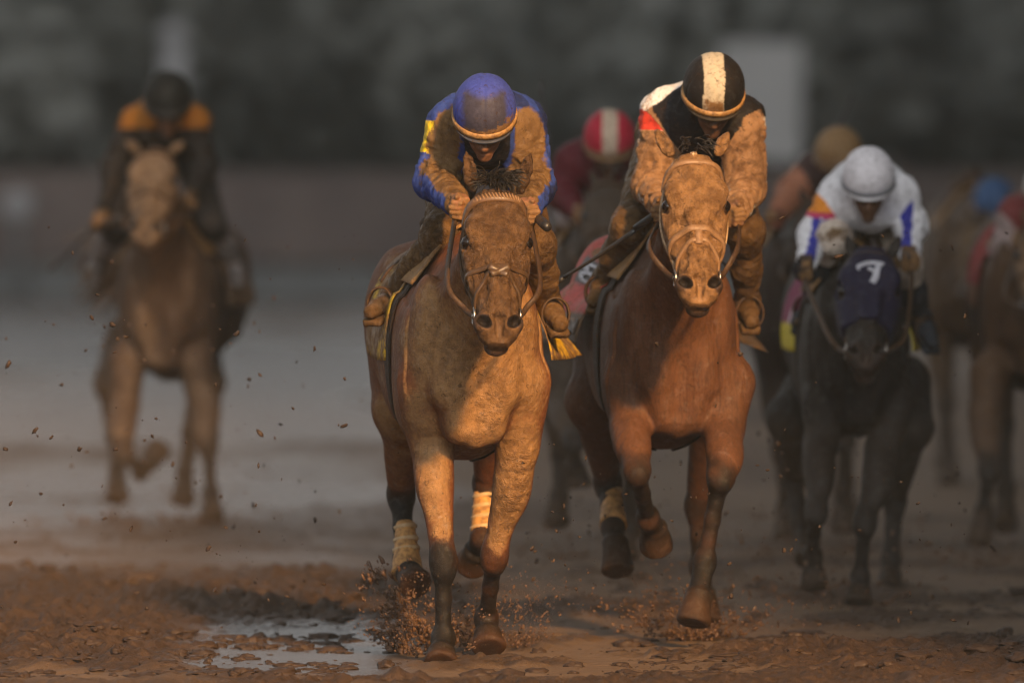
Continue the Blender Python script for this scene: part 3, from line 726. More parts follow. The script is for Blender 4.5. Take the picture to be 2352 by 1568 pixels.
    for i in (0, 1):
        for a, b in ((S_[i], E_[i]), (E_[i], A_[i])):
            d = unit(b - a); t = (v - a) @ d; L = np.linalg.norm(b - a); m = (t > -.05) & (t < L + .05) & (np.sign(v[:, 0] - sm[0]) == (-1, 1)[i])
            ph = fbm(v, 9, 3) * 9; sl[m] = np.maximum(sl[m], 0) * 0 + (np.sin(t[m] * 95 + ph[m] * 1.6) * .5 + np.sin(t[m] * 47 + ph[m] * 2.3) * .5) * np.interp(np.abs(t[m] - L * .5) / L, [0, .5], [.6, 1.2])
    rid = 1 - np.abs(fbm(v * np.array((1, 1, .6)), 12, 3) * 2 - 1) * 2; sl = np.sign(sl) * np.abs(sl) ** .7
    cre = np.zeros(len(v))
    for i in (0, 1):
        for a, b in ((S_[i], E_[i]), (E_[i], A_[i])):
            d = unit(b - a); t = (v - a) @ d; m = (t > -.06) & (t < np.linalg.norm(b - a) + .06) & (np.sign(v[:, 0] - sm[0]) == (-1, 1)[i]); q_ = v - t[:, None] * d + (t * 3.2)[:, None] * d
            cre[m] = np.maximum(cre[m], (1 - np.abs(fbm(q_[m], 8, 3) * 2 - 1) * 2.2))
    displace(me, 1.1 * wrinkle * np.clip(cre, -.6, 1) * arm)
    displace(me, wrinkle * (sl * arm * .6 + rid * .8 * (1 - arm) + (fbm(v, 30, 2) - .5) * .6))
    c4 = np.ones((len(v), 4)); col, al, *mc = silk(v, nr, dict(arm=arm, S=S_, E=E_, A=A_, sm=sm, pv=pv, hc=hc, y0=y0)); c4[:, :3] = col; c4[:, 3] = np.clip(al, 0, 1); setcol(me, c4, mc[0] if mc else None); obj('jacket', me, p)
    # breeches and boots
    J = Field(); BT = []
    for i in (0, 1):
        J2 = Field(); BT.append(J2)
        hp = pv + np.array(((-.09, .09)[i], -.02, -.03))
        J.add(cone(hp, K_[i], .105, .066), .05)
        mid = K_[i] + (N_[i] - K_[i]) * .42
        J.add(cone(K_[i], mid, .064, .056), .05)
        J2.add(cone(K_[i] + (N_[i] - K_[i]) * .30, K_[i] + (N_[i] - K_[i]) * .55, .060, .056), .03); J2.add(cone(K_[i] + (N_[i] - K_[i]) * .55, N_[i], .056, .043), .03)
        d = unit(T_[i] - N_[i]); ax = axes(d)
        J2.add(ell(N_[i] - d * .02, (.044, .044, .05)), .03); J2.add(cone(N_[i] + d * .02 - UP * .015, T_[i], .045, .028, (UP, 1.15)), .03)
        J2.add(rbox(N_[i] + (T_[i] - N_[i]) * .45 - UP * .045, (np.linalg.norm(T_[i] - N_[i]) * .5, .030, .006), [d, unit(np.cross(d, UP)), unit(np.cross(np.cross(d, UP), d))], .006), .006)
    J.add(cone(pv + np.array((-.07, .05, 0)), pv + np.array((.07, .05, 0)), .13, .13), .05)
    for fld, nm, cc, mm in ((J, 'breeches', pants, pmud), (BT[0], 'boot', boots, bmud), (BT[1], 'boot', boots, bmud)):
        v, q = fld.mesh(res); me = mesh_from(nm, v - org, q, M['thick']); nr = vnormals(me)
        rid = 1 - np.abs(fbm(v * np.array((1, 1, 1.6)), 11, 3) * 2 - 1) * 2; displace(me, rid * .006 + (fbm(v, 35, 2) - .5) * .005)
        c4 = np.ones((len(v), 4)); c4[:, :3] = cc; c4[:, 3] = np.clip(mm - nr[:, 1] * .25 + (fbm(v, 5, 3) - .5) * .5, 0, 1); setcol(me, c4, legmudc); obj(nm, me, p)
    # stirrups hang from the saddle but carry the boots
    for i in (0, 1):
        mb = MB(); d = unit(T_[i] - N_[i]); sd = unit(np.cross(d, UP)); c = N_[i] + (T_[i] - N_[i]) * .6 - UP * .055; ring = []
        for t in np.linspace(0, 2 * math.pi, 25)[:-1]: ring.append(c + sd * (.052 * math.cos(t)) + UP * (.055 + .062 * math.sin(t)))
        ring = np.array(ring); sweep(mb, ring, np.array([unit(r_ - c - UP * .055) for r_ in ring]), .024, .006, closed=True)
        path = catmull([c + UP * .14, (c + UP * .14) * .5 + (H['Lc']((-.17, .17)[i], .62, 1.52)) * .5 + np.array(((-.03, .03)[i], 0, .0)), H['Lc']((-.17, .17)[i], .66, 1.54)], 14); sweep(mb, path, np.array(((-1, 1)[i], -.3, .2)), .028, .005)
        obj('stirrup', mb.build('stirrup', M['leather'], H['org']), H['o'])
    # helmet
    He = Field(); He.add(ell(W(0, -.005, .0), np.array((.119, .138, .128)) * k, [side, face, up]), .01); He.cut(plane(W(0, 0, -.045 * k), -up), .012)
    He.sub(ell(W(0, -.005, -.03), np.array((.104, .122, .110)) * k, [side, face, up]), .006)
    v, q = He.mesh(min(res, .006)); me = mesh_from('helmet', v - org, q, M['cloth']); nr = vnormals(me); loc = np.stack([(v - hc) @ side, (v - hc) @ face, (v - hc) @ up], 1) / k
    ang = np.arctan2(loc[:, 0], loc[:, 1]); seam = np.exp(-(np.minimum.reduce([np.abs(loc[:, 0]), np.abs(np.abs(ang) - 1.15) * .11]) / .004) ** 2)
    displace(me, -.0035 * seam * (loc[:, 2] > -.03) + (fbm(v, 22, 3) - .5) * .004)
    c4 = np.ones((len(v), 4)); col, al = cap(loc, nr, v); c4[:, :3] = col; c4[:, 3] = np.clip(al, 0, 1); setcol(me, c4); he = obj('helmet', me, p)
    mb = MB(); ring = []; nn = []
    for t in np.linspace(0, 2 * math.pi, 49)[:-1]:
        u_ = -.034; r_ = math.sqrt(max(1 - (u_ / .128) ** 2, 0)); o_ = side * math.sin(t) * .119 * r_ + face * (math.cos(t) * .138 * r_ - .005); ring.append(hc + (o_ + up * u_) * k); nn.append(unit(o_))
    sweep(mb, ring, nn, .026 * k, .009, 0, closed=True); obj('goggle_strap', mb.build('goggle_strap', M[strapcol], org), he)
    V, Fc = [], []; nA, nB = 24, 5
    for layer in (0, 1):
        for i in range(nA + 1):
            t = -1.15 + 2.3 * i / nA
            for j in range(nB + 1):
                e = j / nB * .018 * math.cos(t * 1.2) ** .6 if abs(t * 1.2) < 1.57 else 0
                o_ = side * math.sin(t) * (.114 + e * .6) + face * (math.cos(t) * .132 + e - .005) + up * (-.045 - e * .42 - .006 * layer); V.append(hc + o_ * k)
    n1 = (nA + 1) * (nB + 1)
    for i in range(nA):
        for j in range(nB):
            a = i * (nB + 1) + j; Fc.append((a, a + 1, a + nB + 2, a + nB + 1)); Fc.append((n1 + a, n1 + a + nB + 1, n1 + a + nB + 2, n1 + a + 1))
        a = i * (nB + 1) + nB; Fc.append((a, n1 + a, n1 + a + nB + 1, a + nB + 1))
    V = np.array(V); c4 = np.ones((len(V), 4)); c4[:, :3] = visor; c4[:, 3] = .25 + capmud * .4
    obj('visor', mesh_from('visor', V - org, Fc, M['cloth'], True, c4), he)
    # goggles: one curved lens over the eyes
    G = Field(); G.add(ell(W(0, .05, -.072), np.array((.074, .066, .030)) * k, [side, face, up]), .01); G.sub(ell(W(0, .03, -.072), np.array((.066, .062, .05)) * k, [side, face, up]), .004)
    v, q = G.mesh(min(res, .005)); obj('goggles', mesh_from('goggles', v - org, q, M['goggle']), p)
    return dict(o=p, hands=A_, org=org, hc=hc, W=W)
def whip(a, b, r, label, parts=True):
    a, b = np.array(a), np.array(b); org = (a + b) / 2; d = b - a; L_ = float(np.linalg.norm(d)); mb = MB()
    tube(mb, [a + d * t for t in np.linspace(0, .24, 5)], [r * 1.0, r * 1.12, r * 1.12, r * 1.05, r], 10)
    o = bpy.data.objects.new('riding_whip', None); COL.objects.link(o); o.location = org; o['label'] = label; o['category'] = 'whip'; o['group'] = 'riding whips of the jockeys'
    obj('handle', mb.build('handle', M['black'], org), o)
    mb = MB(); tube(mb, [a + d * t + np.array((0, 0, -.02 * L_ * math.sin(t * 3.1))) for t in np.linspace(.24, .86, 10)], np.linspace(r * .75, r * .5, 10), 8); obj('shaft', mb.build('shaft', M['black'], org), o)
    mb = MB(); path = np.array([a + d * t + np.array((0, 0, -.02 * L_ * math.sin(min(t, 1) * 3.1))) for t in np.linspace(.86, 1.0, 5)]); sweep(mb, path, unit(np.cross(d, (0, 1, 0))), r * 2.6, r * .9); obj('flap', mb.build('flap', M['black'], org), o)
    return o

# ------------------------------------------------------------------ silks and caps
def uvpx(v):
    d = CAM_D + v[:, 1]; return U0 + F_PX * v[:, 0] / d, VH + F_PX * (CAM_H - v[:, 2]) / d
def paint(c, m, col): m = m[:, None].astype(float); return c * (1 - m) + np.array(col)[None] * m
BLUE = (.030, .058, .26)
def silk_blue(v, nr, J):
    c = rgb(len(v), BLUE); c = paint(c, fbm(v, 9, 3) > .62, (.015, .025, .10))
    c = paint(c, (nr[:, 0] < -.72) & (v[:, 2] > J['E'][0][2] + .10) & (v[:, 2] < J['E'][0][2] + .22) & (v[:, 0] < J['sm'][0] - .1) & (v[:, 1] < J['S'][0][1] + .05), (.75, .55, .03))
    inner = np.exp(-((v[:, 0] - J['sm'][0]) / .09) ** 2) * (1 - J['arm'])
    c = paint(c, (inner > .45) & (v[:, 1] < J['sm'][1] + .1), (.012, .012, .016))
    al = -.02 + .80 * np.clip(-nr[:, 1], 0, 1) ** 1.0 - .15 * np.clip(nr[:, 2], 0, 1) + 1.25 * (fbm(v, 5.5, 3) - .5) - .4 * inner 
    fore = np.zeros(len(v))
    for k in (0, 1):
        d = unit(J['A'][k] - J['E'][k]); t = (v - J['E'][k]) @ d; off = v - J['E'][k] - t[:, None] * d; fore = np.maximum(fore, (t > -.06) * (np.linalg.norm(off, axis=1) < .12) * np.clip(.55 + .5 * nr[:, 2] - .3 * nr[:, 1] - .55 * np.clip(nr[:, 0] * (-1, 1)[k], 0, 1), 0, 1))
    al = np.where(J['arm'] > .3, np.maximum(al, fore * .95 + .6 * (fbm(v, 8, 3) - .5)), al)
    return c, al, (.15, .086, .036)
def cap_blue(l, nr, v):
    c = rgb(len(l), (.045, .065, .33)); c = paint(c, sstep(.0, .04, l[:, 1]) * sstep(.095, .070, np.abs(l[:, 0]) + .02 * (fbm(v, 30, 3) - .5)) * sstep(.118, .095, l[:, 2]), (.048, .045, .07))
    return c, .30 + .5 * sstep(.08, -.05, l[:, 2]) * np.clip(l[:, 1] * 9, 0, 1) + .6 * (fbm(v, 13, 4) - .5)
def silk_bw(v, nr, J):
    u, w = uvpx(v); n = len(v); c = rgb(n, (.012, .010, .012)); arm = J['arm'] > .4
    c = paint(c, arm, (.66, .62, .58)); lf = v[:, 0] < J['sm'][0]
    dl = (w - 228) * .82 + (u - 1503) * .57
    c = paint(c, (np.abs(dl) < 13) & (u < 1600) & ~arm & lf, (.72, .72, .74))
    c = paint(c, ~arm & lf & (np.abs(dl + 55) < 9), (.72, .72, .74))
    c = paint(c, arm & lf & (w < 300) & (w > 238) & (nr[:, 1] < .5), (.55, .05, .03))
    c = paint(c, ~lf & (w < 268 - (u - 1720) * .5), (.014, .012, .013))
    al = .08 + .80 * (J['arm'] ** .5) * np.clip(-nr[:, 1] + .25, 0, 1) - .5 * (lf & arm & (w < 300)) + .25 * (fbm(v, 7, 3) - .5) * J['arm'] + .16 * J['arm']
    al = al + .9 * sstep(330, 400, w) * (1 - J['arm'])
    return c, np.where(~lf & (w < 262 - (u - 1720) * .5), .1, al), (.29, .165, .085)
def cap_bw(l, nr, v):
    c = rgb(len(l), (.014, .012, .012)); c = paint(c, np.abs(l[:, 0] + .012) < .040, (.47, .42, .33)); st = np.abs(l[:, 0] + .012) < .040
    return c, np.where(st, .16 + .42 * sstep(.11, .0, l[:, 2]), .24) + .25 * (fbm(v, 14, 3) - .5)

# ------------------------------------------------------------------ the two leading horses
A = make_horse('race_horse', 0.0, (1094, 800, -.20), R(6.5), (1140, 452, -.75), (1145, 778, -1.02),
    (((1086, 432, -.70), (1070, 346, -.73)), ((1196, 436, -.70), (1219, 350, -.73))),
    (((990, 880, -.05), (992, 1010, .03), (1018, 1290, -.10), (1018, 1466, -.07), (1014, 1497, -.13), (1012, 1524, -.17)),
     ((1198, 880, -.05), (1190, 1030, .05), (1136, 1275, .22), (1117, 1420, .46), (1120, 1455, .42), (1122, 1487, .38))),
    (((975, 800, 1.30), (930, 940, 1.12), (921, 1135, 1.45), (930, 1285, 1.30), (938, 1315, 1.22), (955, 1342, 1.15)),
     ((1130, 800, 1.30), (1140, 940, 1.12), (1118, 1110, 1.42), (1108, 1235, 1.30), (1096, 1265, 1.36), (1082, 1298, 1.44))),
    .0065, (.155, .055, .022), 'mud covered bay horse galloping in front under the jockey in blue', mud=(.42, .28), forelock=170, headmud=.46, legmud=-.06, roll=-.01, hscale=1.07, earw=.022, fl=(.04, .085), wid=.92)
HA = [A['Q']((1052, 472, -.27)), A['Q']((1212, 482, -.27))]
bridle(A, ('leather', 'strap_tan', 'strap_dark'), cross=True, hands=HA, braided=True)
leg_wrap(A, (930, 1205, 1.37), (936, 1318, 1.24), .040, .064, (.05, .3, .5)); leg_wrap(A, (1113, 1130, 1.40), (1109, 1225, 1.31), .042, .048, (.1, .35, .6, .85))
def cl_yellow(uv, ang, bb):
    c = np.ones((len(ang), 4)); c[:, :3] = (.62, .38, .02); c[:, 3] = .48 + .12 * (ang < 0) + .5 * (fbm(np.c_[bb * 5, ang * .05, 0 * ang], 1, 3) - .5); return c
def cl_tan(uv, ang, bb):
    c = np.ones((len(ang), 4)); c[:, :3] = (.30, .17, .07); c[:, 3] = .45; return c
def cl_dark(uv, ang, bb):
    c = np.ones((len(ang), 4)); c[:, :3] = (.03, .018, .012); c[:, 3] = .30; return c
def tack(H, clothcol, cloth_label=None, flare=.12, flare_l=.01, b0=.52, b1=1.16, amax=116, skew=.0, pad=cl_tan, girth=True):
    sc, grid = body_sheet(H, b0, b1, -amax, amax, 'saddle_cloth', M['cloth'], clothcol, .016, flare, flare_l, 26, 60, .004, .02, skew=skew)
    if cloth_label: sc['label'] = cloth_label
    body_sheet(H, .36, .92, -54, 54, 'saddle_pad', M['thick'], pad, .030, .02, .02, 18, 36, .010, .01)
    body_sheet(H, .44, .56, -176, 176, 'girth', M['thick'], cl_dark, .012, 0, 0, 4, 70, .006, .004)
    F = Field(); L = H['Lc']
    F.add(cone(L(0, .50, 1.64), L(0, .86, 1.60), .07, .10, (UP, 2.0)), .03); F.add(ell(L(0, .46, 1.67), (.06, .05, .05)), .03); F.add(ell(L(0, .90, 1.63), (.12, .06, .05)), .03)
    for sg in (-1, 1): F.add(cone(L(sg * .08, .6, 1.60), L(sg * .20, .58, 1.46), .04, .03), .04)
    v, q = F.mesh(.012); obj('saddle', mesh_from('saddle', v - H['org'], q, M['leather']), H['o'])
    return sc, grid
scA, gA = tack(A, cl_yellow, 'yellow saddle cloth caked in mud', .30)
JA = make_jockey(A, 'jockey in mud splashed blue silks and blue cap crouching over the front horse', (1113, 250, -.20), 37,
    [(1044, 286, .10), (1194, 286, .10)], [(1000, 412, .12), (1224, 428, .10)], [(1052, 472, -.27), (1212, 482, -.27)], (1106, 335, .75),
    [(1015, 540, .22), (1230, 565, .22)], [(908, 672, .52), (1259, 690, .50)], [(852, 716, .34), (1286, 744, .34)], silk_blue, cap_blue, .0055, .117, capmud=.4, skin=(.30, .14, .075), visor=(.045, .05, .07), wrinkle=.013)
whip(A['Q']((1257, 522, -.48)), A['Q']((1178, 440, .12)), .0175, 'short black whip with its thick handle end showing beside the front horse head')

B_ = make_horse('race_horse', 1.3, (1560, 800, -.20), R(6.0), (1594, 372, -.72), (1607, 688, -1.02),
    (((1540, 352, -.66), (1506, 298, -.60)), ((1650, 350, -.66), (1672, 304, -.60))),
    (((1448, 880, -.08), (1448, 980, -.14), (1464, 1080, -.42), (1488, 1190, -.06), (1502, 1212, .04), (1508, 1256, .12)),
     ((1676, 880, -.08), (1664, 985, -.14), (1655, 1095, -.36), (1619, 1290, -.30), (1605, 1365, -.36), (1592, 1430, -.40))),
    (((1445, 800, 1.30), (1365, 920, 1.05), (1396, 1110, 1.35), (1408, 1210, 1.15), (1413, 1245, 1.08), (1419, 1312, 1.02)),
     ((1600, 800, 1.30), (1640, 930, 1.05), (1604, 1160, 1.38), (1610, 1300, 1.42), (1615, 1365, 1.40), (1622, 1432, 1.34))),
    .0068, (.115, .050, .025), 'bay horse with tan muddy face galloping second, under the black and white jockey', mud=(.20, .14), mudcol=(.165, .085, .04), forelock=40, headmud=.52, legmud=-.28, hscale=1.06, headcol=(.24, .132, .058), earw=.026, fl=(.03, .07), wid=.86)
HB = [B_['Q']((1520, 478, -.22)), B_['Q']((1690, 486, -.22))]
bridle(B_, ('pale_strap', 'tanband', 'tanband'), arch=True, hands=HB)
leg_wrap(B_, (1404, 1122, 1.33), (1409, 1205, 1.15), .040, .055, (.08,))
def cl_red(uv, ang, bb):
    a = np.abs(ang); c = np.ones((len(ang), 4)); c[:, :3] = (.50, .075, .06); c[(a > 88), :3] = (.11, .075, .05); c[(a > 84) & (a < 88), :3] = (.42, .05, .035)
    num = (a > 44) & (a < 66) & (uv[:, 1] > .45) & (uv[:, 1] < .85); c[num, :3] = (.13, .125, .13)
    c[:, 3] = np.where(num, .15, np.where(a > 88, .42, .42)) + .35 * (fbm(np.c_[bb * 7, ang * .05, 0 * ang], 1, 3) - .5); return c
scB, gB = tack(B_, cl_red, 'muddy red saddle cloth with a dark lettered border', .16, .30, .60, 1.32, 112, skew=.06)
NAME = 'JOURNALISM'
lettering(NAME, lambda x, y: on_sheet(gB, (112 - (109 - y * 17)) / 224 + 0 * x, .96 - x * .92) - B_['X'] * .007, M['grey_ink'], 'lettering', scB, B_['org'])
lettering(NAME, lambda x, y: on_sheet(gB, (112 + (109 - y * 17)) / 224 + 0 * x, .04 + x * .92) + B_['X'] * .007, M['grey_ink'], 'lettering', scB, B_['org'])
for sg in (-1, 1): lettering('8', lambda x, y: on_sheet(gB, (112 + sg * (64 - y * 18)) / 224 + 0 * x, .65 + sg * (x - .5) * .26) + B_['X'] * sg * .006 + UP * .004, M['white_ink'], 'number', scB, B_['org'])
JB = make_jockey(B_, 'jockey in black and white silks with striped cap riding the second horse', (1640, 200, -.20), 37,
    [(1528, 262, .12), (1702, 280, .08)], [(1500, 425, .10), (1712, 432, .08)], [(1520, 478, -.22), (1690, 486, -.22)], (1580, 305, .75),
    [(1448, 520, .20), (1712, 530, .20)], [(1388, 645, .50), (1716, 690, .48)], [(1366, 690, .40), (1726, 738, .36)], silk_bw, cap_bw, .0058, .118, capmud=.2, turn=4, droll=-2, visor=(.03, .025, .02))
whip(B_['Q']((1522, 482, -.30)), B_['Q']((1258, 658, .0)), .0125, 'long black whip held out low between the two leading horses')

# ------------------------------------------------------------------ the field behind
def simple_silk(base, sleeve=None, yoke=None, al0=.15, alf=.3, extra=None):
    def f(v, nr, J):
        c = rgb(len(v), base); arm = J['arm'] > .4
        if sleeve is not None: c = paint(c, arm, sleeve)
        if yoke is not None: c = paint(c, (v[:, 2] > J['sm'][2] - .02) & (v[:, 1] < J['sm'][1] + .2) & (np.abs(v[:, 0] - J['sm'][0]) < .24), yoke)
        al = al0 + alf * np.clip(-nr[:, 1], 0, 1) + .3 * (fbm(v, 6, 3) - .5)
        if extra is not None: c, al = extra(c, al, v, nr, J, arm)
        return c, al
    return f
def plain_cap(a, b=None, half=.04, al=.15):
    def f(l, nr, v):
        c = rgb(len(l), a)
        if b is not None: c = paint(c, np.abs(l[:, 0]) < half, b)
        return c, al + .25 * sstep(.08, -.03, l[:, 2]) * np.clip(l[:, 1] * 9, 0, 1) + .2 * (fbm(v, 10, 3) - .5)
    return f
def cl_of(top, bottom, cutoff, mudv=.25, patch=None):
    def f(uv, ang, bb):
        a = np.abs(ang); c = np.ones((len(ang), 4)); c[:, :3] = top; c[a > cutoff, :3] = bottom
        if patch is not None: c[(a > cutoff - 22) & (a < cutoff - 3) & (uv[:, 1] > .3) & (uv[:, 1] < .7), :3] = patch
        c[:, 3] = mudv; return c
    return f
def auto_legs(cu, y0, ph=0):
    d = CAM_D + y0; k = F_PX / d
    def q(x, z, dy): dd = d + dy; return (cu + x * k, VH + F_PX * (CAM_H - z) / dd, dy)
    f1 = (q(-.18, 1.0, -.05), q(-.18, .82, -.05), q(-.15, .50, -.35), q(-.14, .26, -.12), q(-.14, .17, -.1), q(-.14, .07, -.12))
    f2 = (q(.18, 1.0, -.05), q(.18, .82, .02), q(.15, .45, .1), q(.13, .16, .3), q(.13, .09, .25), q(.13, .01, .2))
    h1 = (q(-.14, 1.15, 1.3), q(-.2, .9, 1.1), q(-.16, .56, 1.4), q(-.15, .26, 1.25), q(-.15, .17, 1.2), q(-.15, .08, 1.12))
    h2 = (q(.14, 1.15, 1.3), q(.2, .9, 1.1), q(.16, .56, 1.5), q(.15, .24, 1.7), q(.15, .15, 1.75), q(.15, .06, 1.82))
    if ph: f1, f2 = tuple((2 * cu - a, b, c) for a, b, c in f2), tuple((2 * cu - a, b, c) for a, b, c in f1)
    return (f1, f2), (h1, h2)

D = make_horse('race_horse', 4.9, (1975, 900, -.20), R(3), (2000, 590, -.62), (1988, 838, -1.02),
    (((1962, 592, -.58), (1945, 538, -.56)), ((2046, 588, -.58), (2068, 540, -.56))),
    (((1890, 930, -.08), (1888, 1020, -.12), (1875, 1175, -.36), (1866, 1275, -.12), (1868, 1312, -.10), (1872, 1352, -.12)),
     ((2056, 930, -.08), (2030, 1030, -.12), (1987, 1200, -.32), (1976, 1325, -.24), (1974, 1355, -.30), (1971, 1388, -.34))),
    (((1880, 880, 1.3), (1812, 960, 1.05), (1822, 1100, 1.4), (1842, 1205, 1.30), (1848, 1240, 1.24), (1856, 1285, 1.16)),
     ((2070, 880, 1.3), (2092, 980, 1.05), (2056, 1150, 1.42), (2047, 1285, 1.36), (2046, 1320, 1.30), (2044, 1358, 1.22))),
    .010, (.022, .017, .014), 'dark brown horse in a navy blinker hood under the white capped jockey', mud=(.10, .06), forelock=0, headmud=-.05, points=(.012, .011, .011), hscale=1.03, s=.92, earw=.026, wid=.80)
HD = [D['Q']((1852, 608, -.15)), D['Q']((2088, 588, -.20))]
bridle(D, ('leather', 'leather', 'leather'), hands=HD)
# blinker hood with an emblem on the forehead
HF = D['HF']; G = Field(); G.ops = [(Prim(lambda X, Y, Z, f=HF: f_shell(f, X, Y, Z), D['pl'] - .35, D['pl'] + .35), .001, 'u', None)]
def f_shell(fl, X, Y, Z):
    B3 = np.broadcast_arrays(X, Y, Z); p = np.stack([b.ravel() for b in B3], 1); return (fl.eval(p) - .011).reshape(B3[0].shape)
G.cut(plane(D['Hd'](.66, 0, 0), D['hdir']), .006); G.cut(plane(D['Hd'](-.06, 0, 0), -D['hdir']), .006)
for sg in (-1, 1): G.sub(ell(D['Hd'](.335, sg * .118, .01), (.03, .045, .035), [D['Xh'], D['hdir'], D['n']]), .006)
v, q = G.mesh(.010); c4 = np.ones((len(v), 4)); c4[:, :3] = (.014, .012, .032); c4[:, 3] = .16 + .2 * (fbm(v, 6, 3) - .5)
hood = obj('blinker_hood', mesh_from('blinker_hood', v - D['org'], q, M['cloth'], True, c4), D['o'])
mb = MB()
for pts, w in (([(.20, -24), (.175, -14), (.16, 0), (.165, 14), (.18, 24)], .020), ([(.20, -24), (.235, -20)], .014), ([(.165, 12), (.21, 15), (.25, 10), (.30, 10), (.35, 4)], .030), ([(.215, -4), (.235, 4), (.25, 8)], .016)):
    head_strap(D, mb, pts, w, .004, 14, off=.0115)
obj('emblem', mb.build('emblem', M['white_ink'], D['org']), hood)
tack(D, cl_of((.20, .02, .07), (.62, .50, .03), 92, .16, (.62, .45, .52)), 'maroon saddle cloth with yellow lower corners', .14)
def ex_white(c, al, v, nr, J, arm):
    lf = v[:, 0] < J['sm'][0]
    for i in (0, 1):
        for a, b in ((J['S'][i], J['E'][i]), (J['E'][i], J['A'][i])):
            d = unit(b - a); r = v - a; t = r @ d; off = r - t[:, None] * d; L = np.linalg.norm(b - a)
            c = paint(c, arm & (t > .0) & (t < L) & (np.abs(off[:, 0] - .010 * (1, -1)[i]) < .016) & (off[:, 1] < 0) & (np.sign(v[:, 0] - J['sm'][0]) == (-1, 1)[i]), (.03, .035, .30))
    u, w = uvpx(v); c = paint(c, arm & lf & (w > 445) & (w < 492), (.75, .26, .03)); c = paint(c, arm & lf & (w > 488) & (w < 500), (.5, .05, .12))
    return c, al
JD = make_jockey(D, 'jockey in white jacket with blue stripes and plain white cap', (1995, 402, -.15), 28, [(1926, 455, .12), (2064, 450, .10)], [(1872, 540, .12), (2092, 522, .10)],
    [(1852, 608, -.15), (2088, 588, -.20)], (1990, 470, .75), [(1914, 548, .0), (2076, 606, .10)], [(1872, 680, .34), (2112, 725, .40)], [(1832, 740, .24), (2142, 788, .28)],
    simple_silk((.72, .72, .76), al0=.0, alf=.05, extra=ex_white), plain_cap((.70, .68, .72), al=.02), .008, .108, glove=(.015, .015, .02), pants=(.55, .47, .40), pmud=.22, boots=(.03, .035, .045), bmud=.2, strapcol='visor_grey', visor=(.7, .69, .72), backz=.02, sleeve=.88)

C_ = make_horse('race_horse', 13.3, (366, 800, -.20), R(-8), (354, 356, -.68), (334, 548, -1.12),
    (((318, 348, -.62), (288, 322, -.60)), ((392, 350, -.62), (422, 326, -.60))),
    (((292, 830, -.08), (286, 930, -.10), (282, 1040, -.36), (322, 1085, .02), (345, 1062, .10), (368, 1026, .16)),
     ((448, 830, -.08), (466, 915, -.08), (478, 1015, -.22), (484, 1135, -.25), (486, 1162, -.30), (488, 1192, -.34))),
    (((300, 780, 1.3), (262, 880, 1.1), (264, 1000, 1.4), (268, 1085, 1.25), (268, 1112, 1.2), (268, 1146, 1.15)),
     ((440, 780, 1.3), (470, 880, 1.1), (440, 990, 1.4), (424, 1085, 1.3), (422, 1115, 1.26), (420, 1150, 1.2))),
    .012, (.11, .064, .038), 'brown horse galloping alone far on the left under the black capped jockey', s=.95, wid=.82, mudcol=(.21, .135, .08), headcol=(.20, .135, .085), mud=(.34, .22), forelock=20, headmud=.34, tail=((-1.0, .35, .30), .85, 'tanhair', 330, .011))
HC = [C_['Q']((238, 492, .05)), C_['Q']((440, 455, -.15))]
bridle(C_, ('leather', 'leather', 'leather'), hands=HC)
tack(C_, cl_of((.10, .06, .04), (.2, .12, .07), 95, .45), None, .06)
JC = make_jockey(C_, 'jockey in black and orange silks and black cap on the far left horse', (385, 222, -.15), 26, [(314, 284, .12), (446, 284, .10)], [(262, 378, .14), (470, 378, .10)],
    [(238, 492, .05), (440, 455, -.15)], (390, 300, .75), [(272, 520, .20), (484, 510, .2)], [(226, 596, .48), (532, 600, .48)], [(205, 628, .36), (548, 632, .36)],
    simple_silk((.02, .016, .014), (.022, .018, .016), (.34, .125, .015), .10, .25), plain_cap((.012, .014, .014), al=.05), .009, .116, glove=(.01, .01, .012), pants=(.04, .032, .028), pmud=.2, boots=(.22, .19, .18), bmud=.25, strapcol='black', visor=(.02, .02, .02), sleeve=.8)
whip(C_['Q']((236, 500, .0)), C_['Q']((112, 620, .15)), .014, 'black whip held low at arm length by the far left jockey')

f_, h_ = auto_legs(1372, 9.0)
f_ = (((1300, 860, -.08), (1292, 930, -.1), (1318, 1015, -.42), (1322, 1075, -.1), (1328, 1092, -.08), (1332, 1118, -.08)), f_[1])
h_ = (((1310, 800, 1.3), (1285, 920, 1.1), (1290, 1040, 1.4), (1284, 1140, 1.3), (1281, 1165, 1.26), (1279, 1200, 1.2)), h_[1])
E = make_horse('race_horse', 9.0, (1376, 780, -.2), R(2), (1402, 430, -.66), (1388, 640, -1.05), (((1370, 425, -.6), (1355, 390, -.58)), ((1434, 425, -.6), (1450, 390, -.58))),
    f_, h_, .014, (.06, .042, .03), 'dark horse mostly hidden between the two leading horses', wid=.86, mud=(.12, .1), forelock=20, headmud=.1, points=(.012, .011, .012))
bridle(E, ('leather', 'leather', 'leather'), hands=[E['Q']((1330, 490, -.2)), E['Q']((1450, 490, -.2))])
tack(E, cl_of((.12, .02, .03), (.2, .12, .07), 95, .35), None, .06)
JE = make_jockey(E, 'jockey in dark red silks with red and white cap between the two leaders', (1400, 316, -.15), 24, [(1322, 375, .12), (1476, 375, .10)], [(1288, 440, .14), (1500, 450, .10)],
    [(1330, 490, -.2), (1450, 490, -.2)], (1400, 395, .75), [(1318, 480, .2), (1480, 490, .2)], [(1296, 566, .46), (1505, 580, .46)], [(1282, 596, .36), (1515, 610, .36)],
    simple_silk((.09, .010, .018), al0=.2, alf=.18), plain_cap((.42, .02, .045), (.52, .40, .30), .036, .12), .010, .116, pants=(.55, .5, .52), pmud=.1, strapcol='strap_tan', visor=(.3, .18, .1))
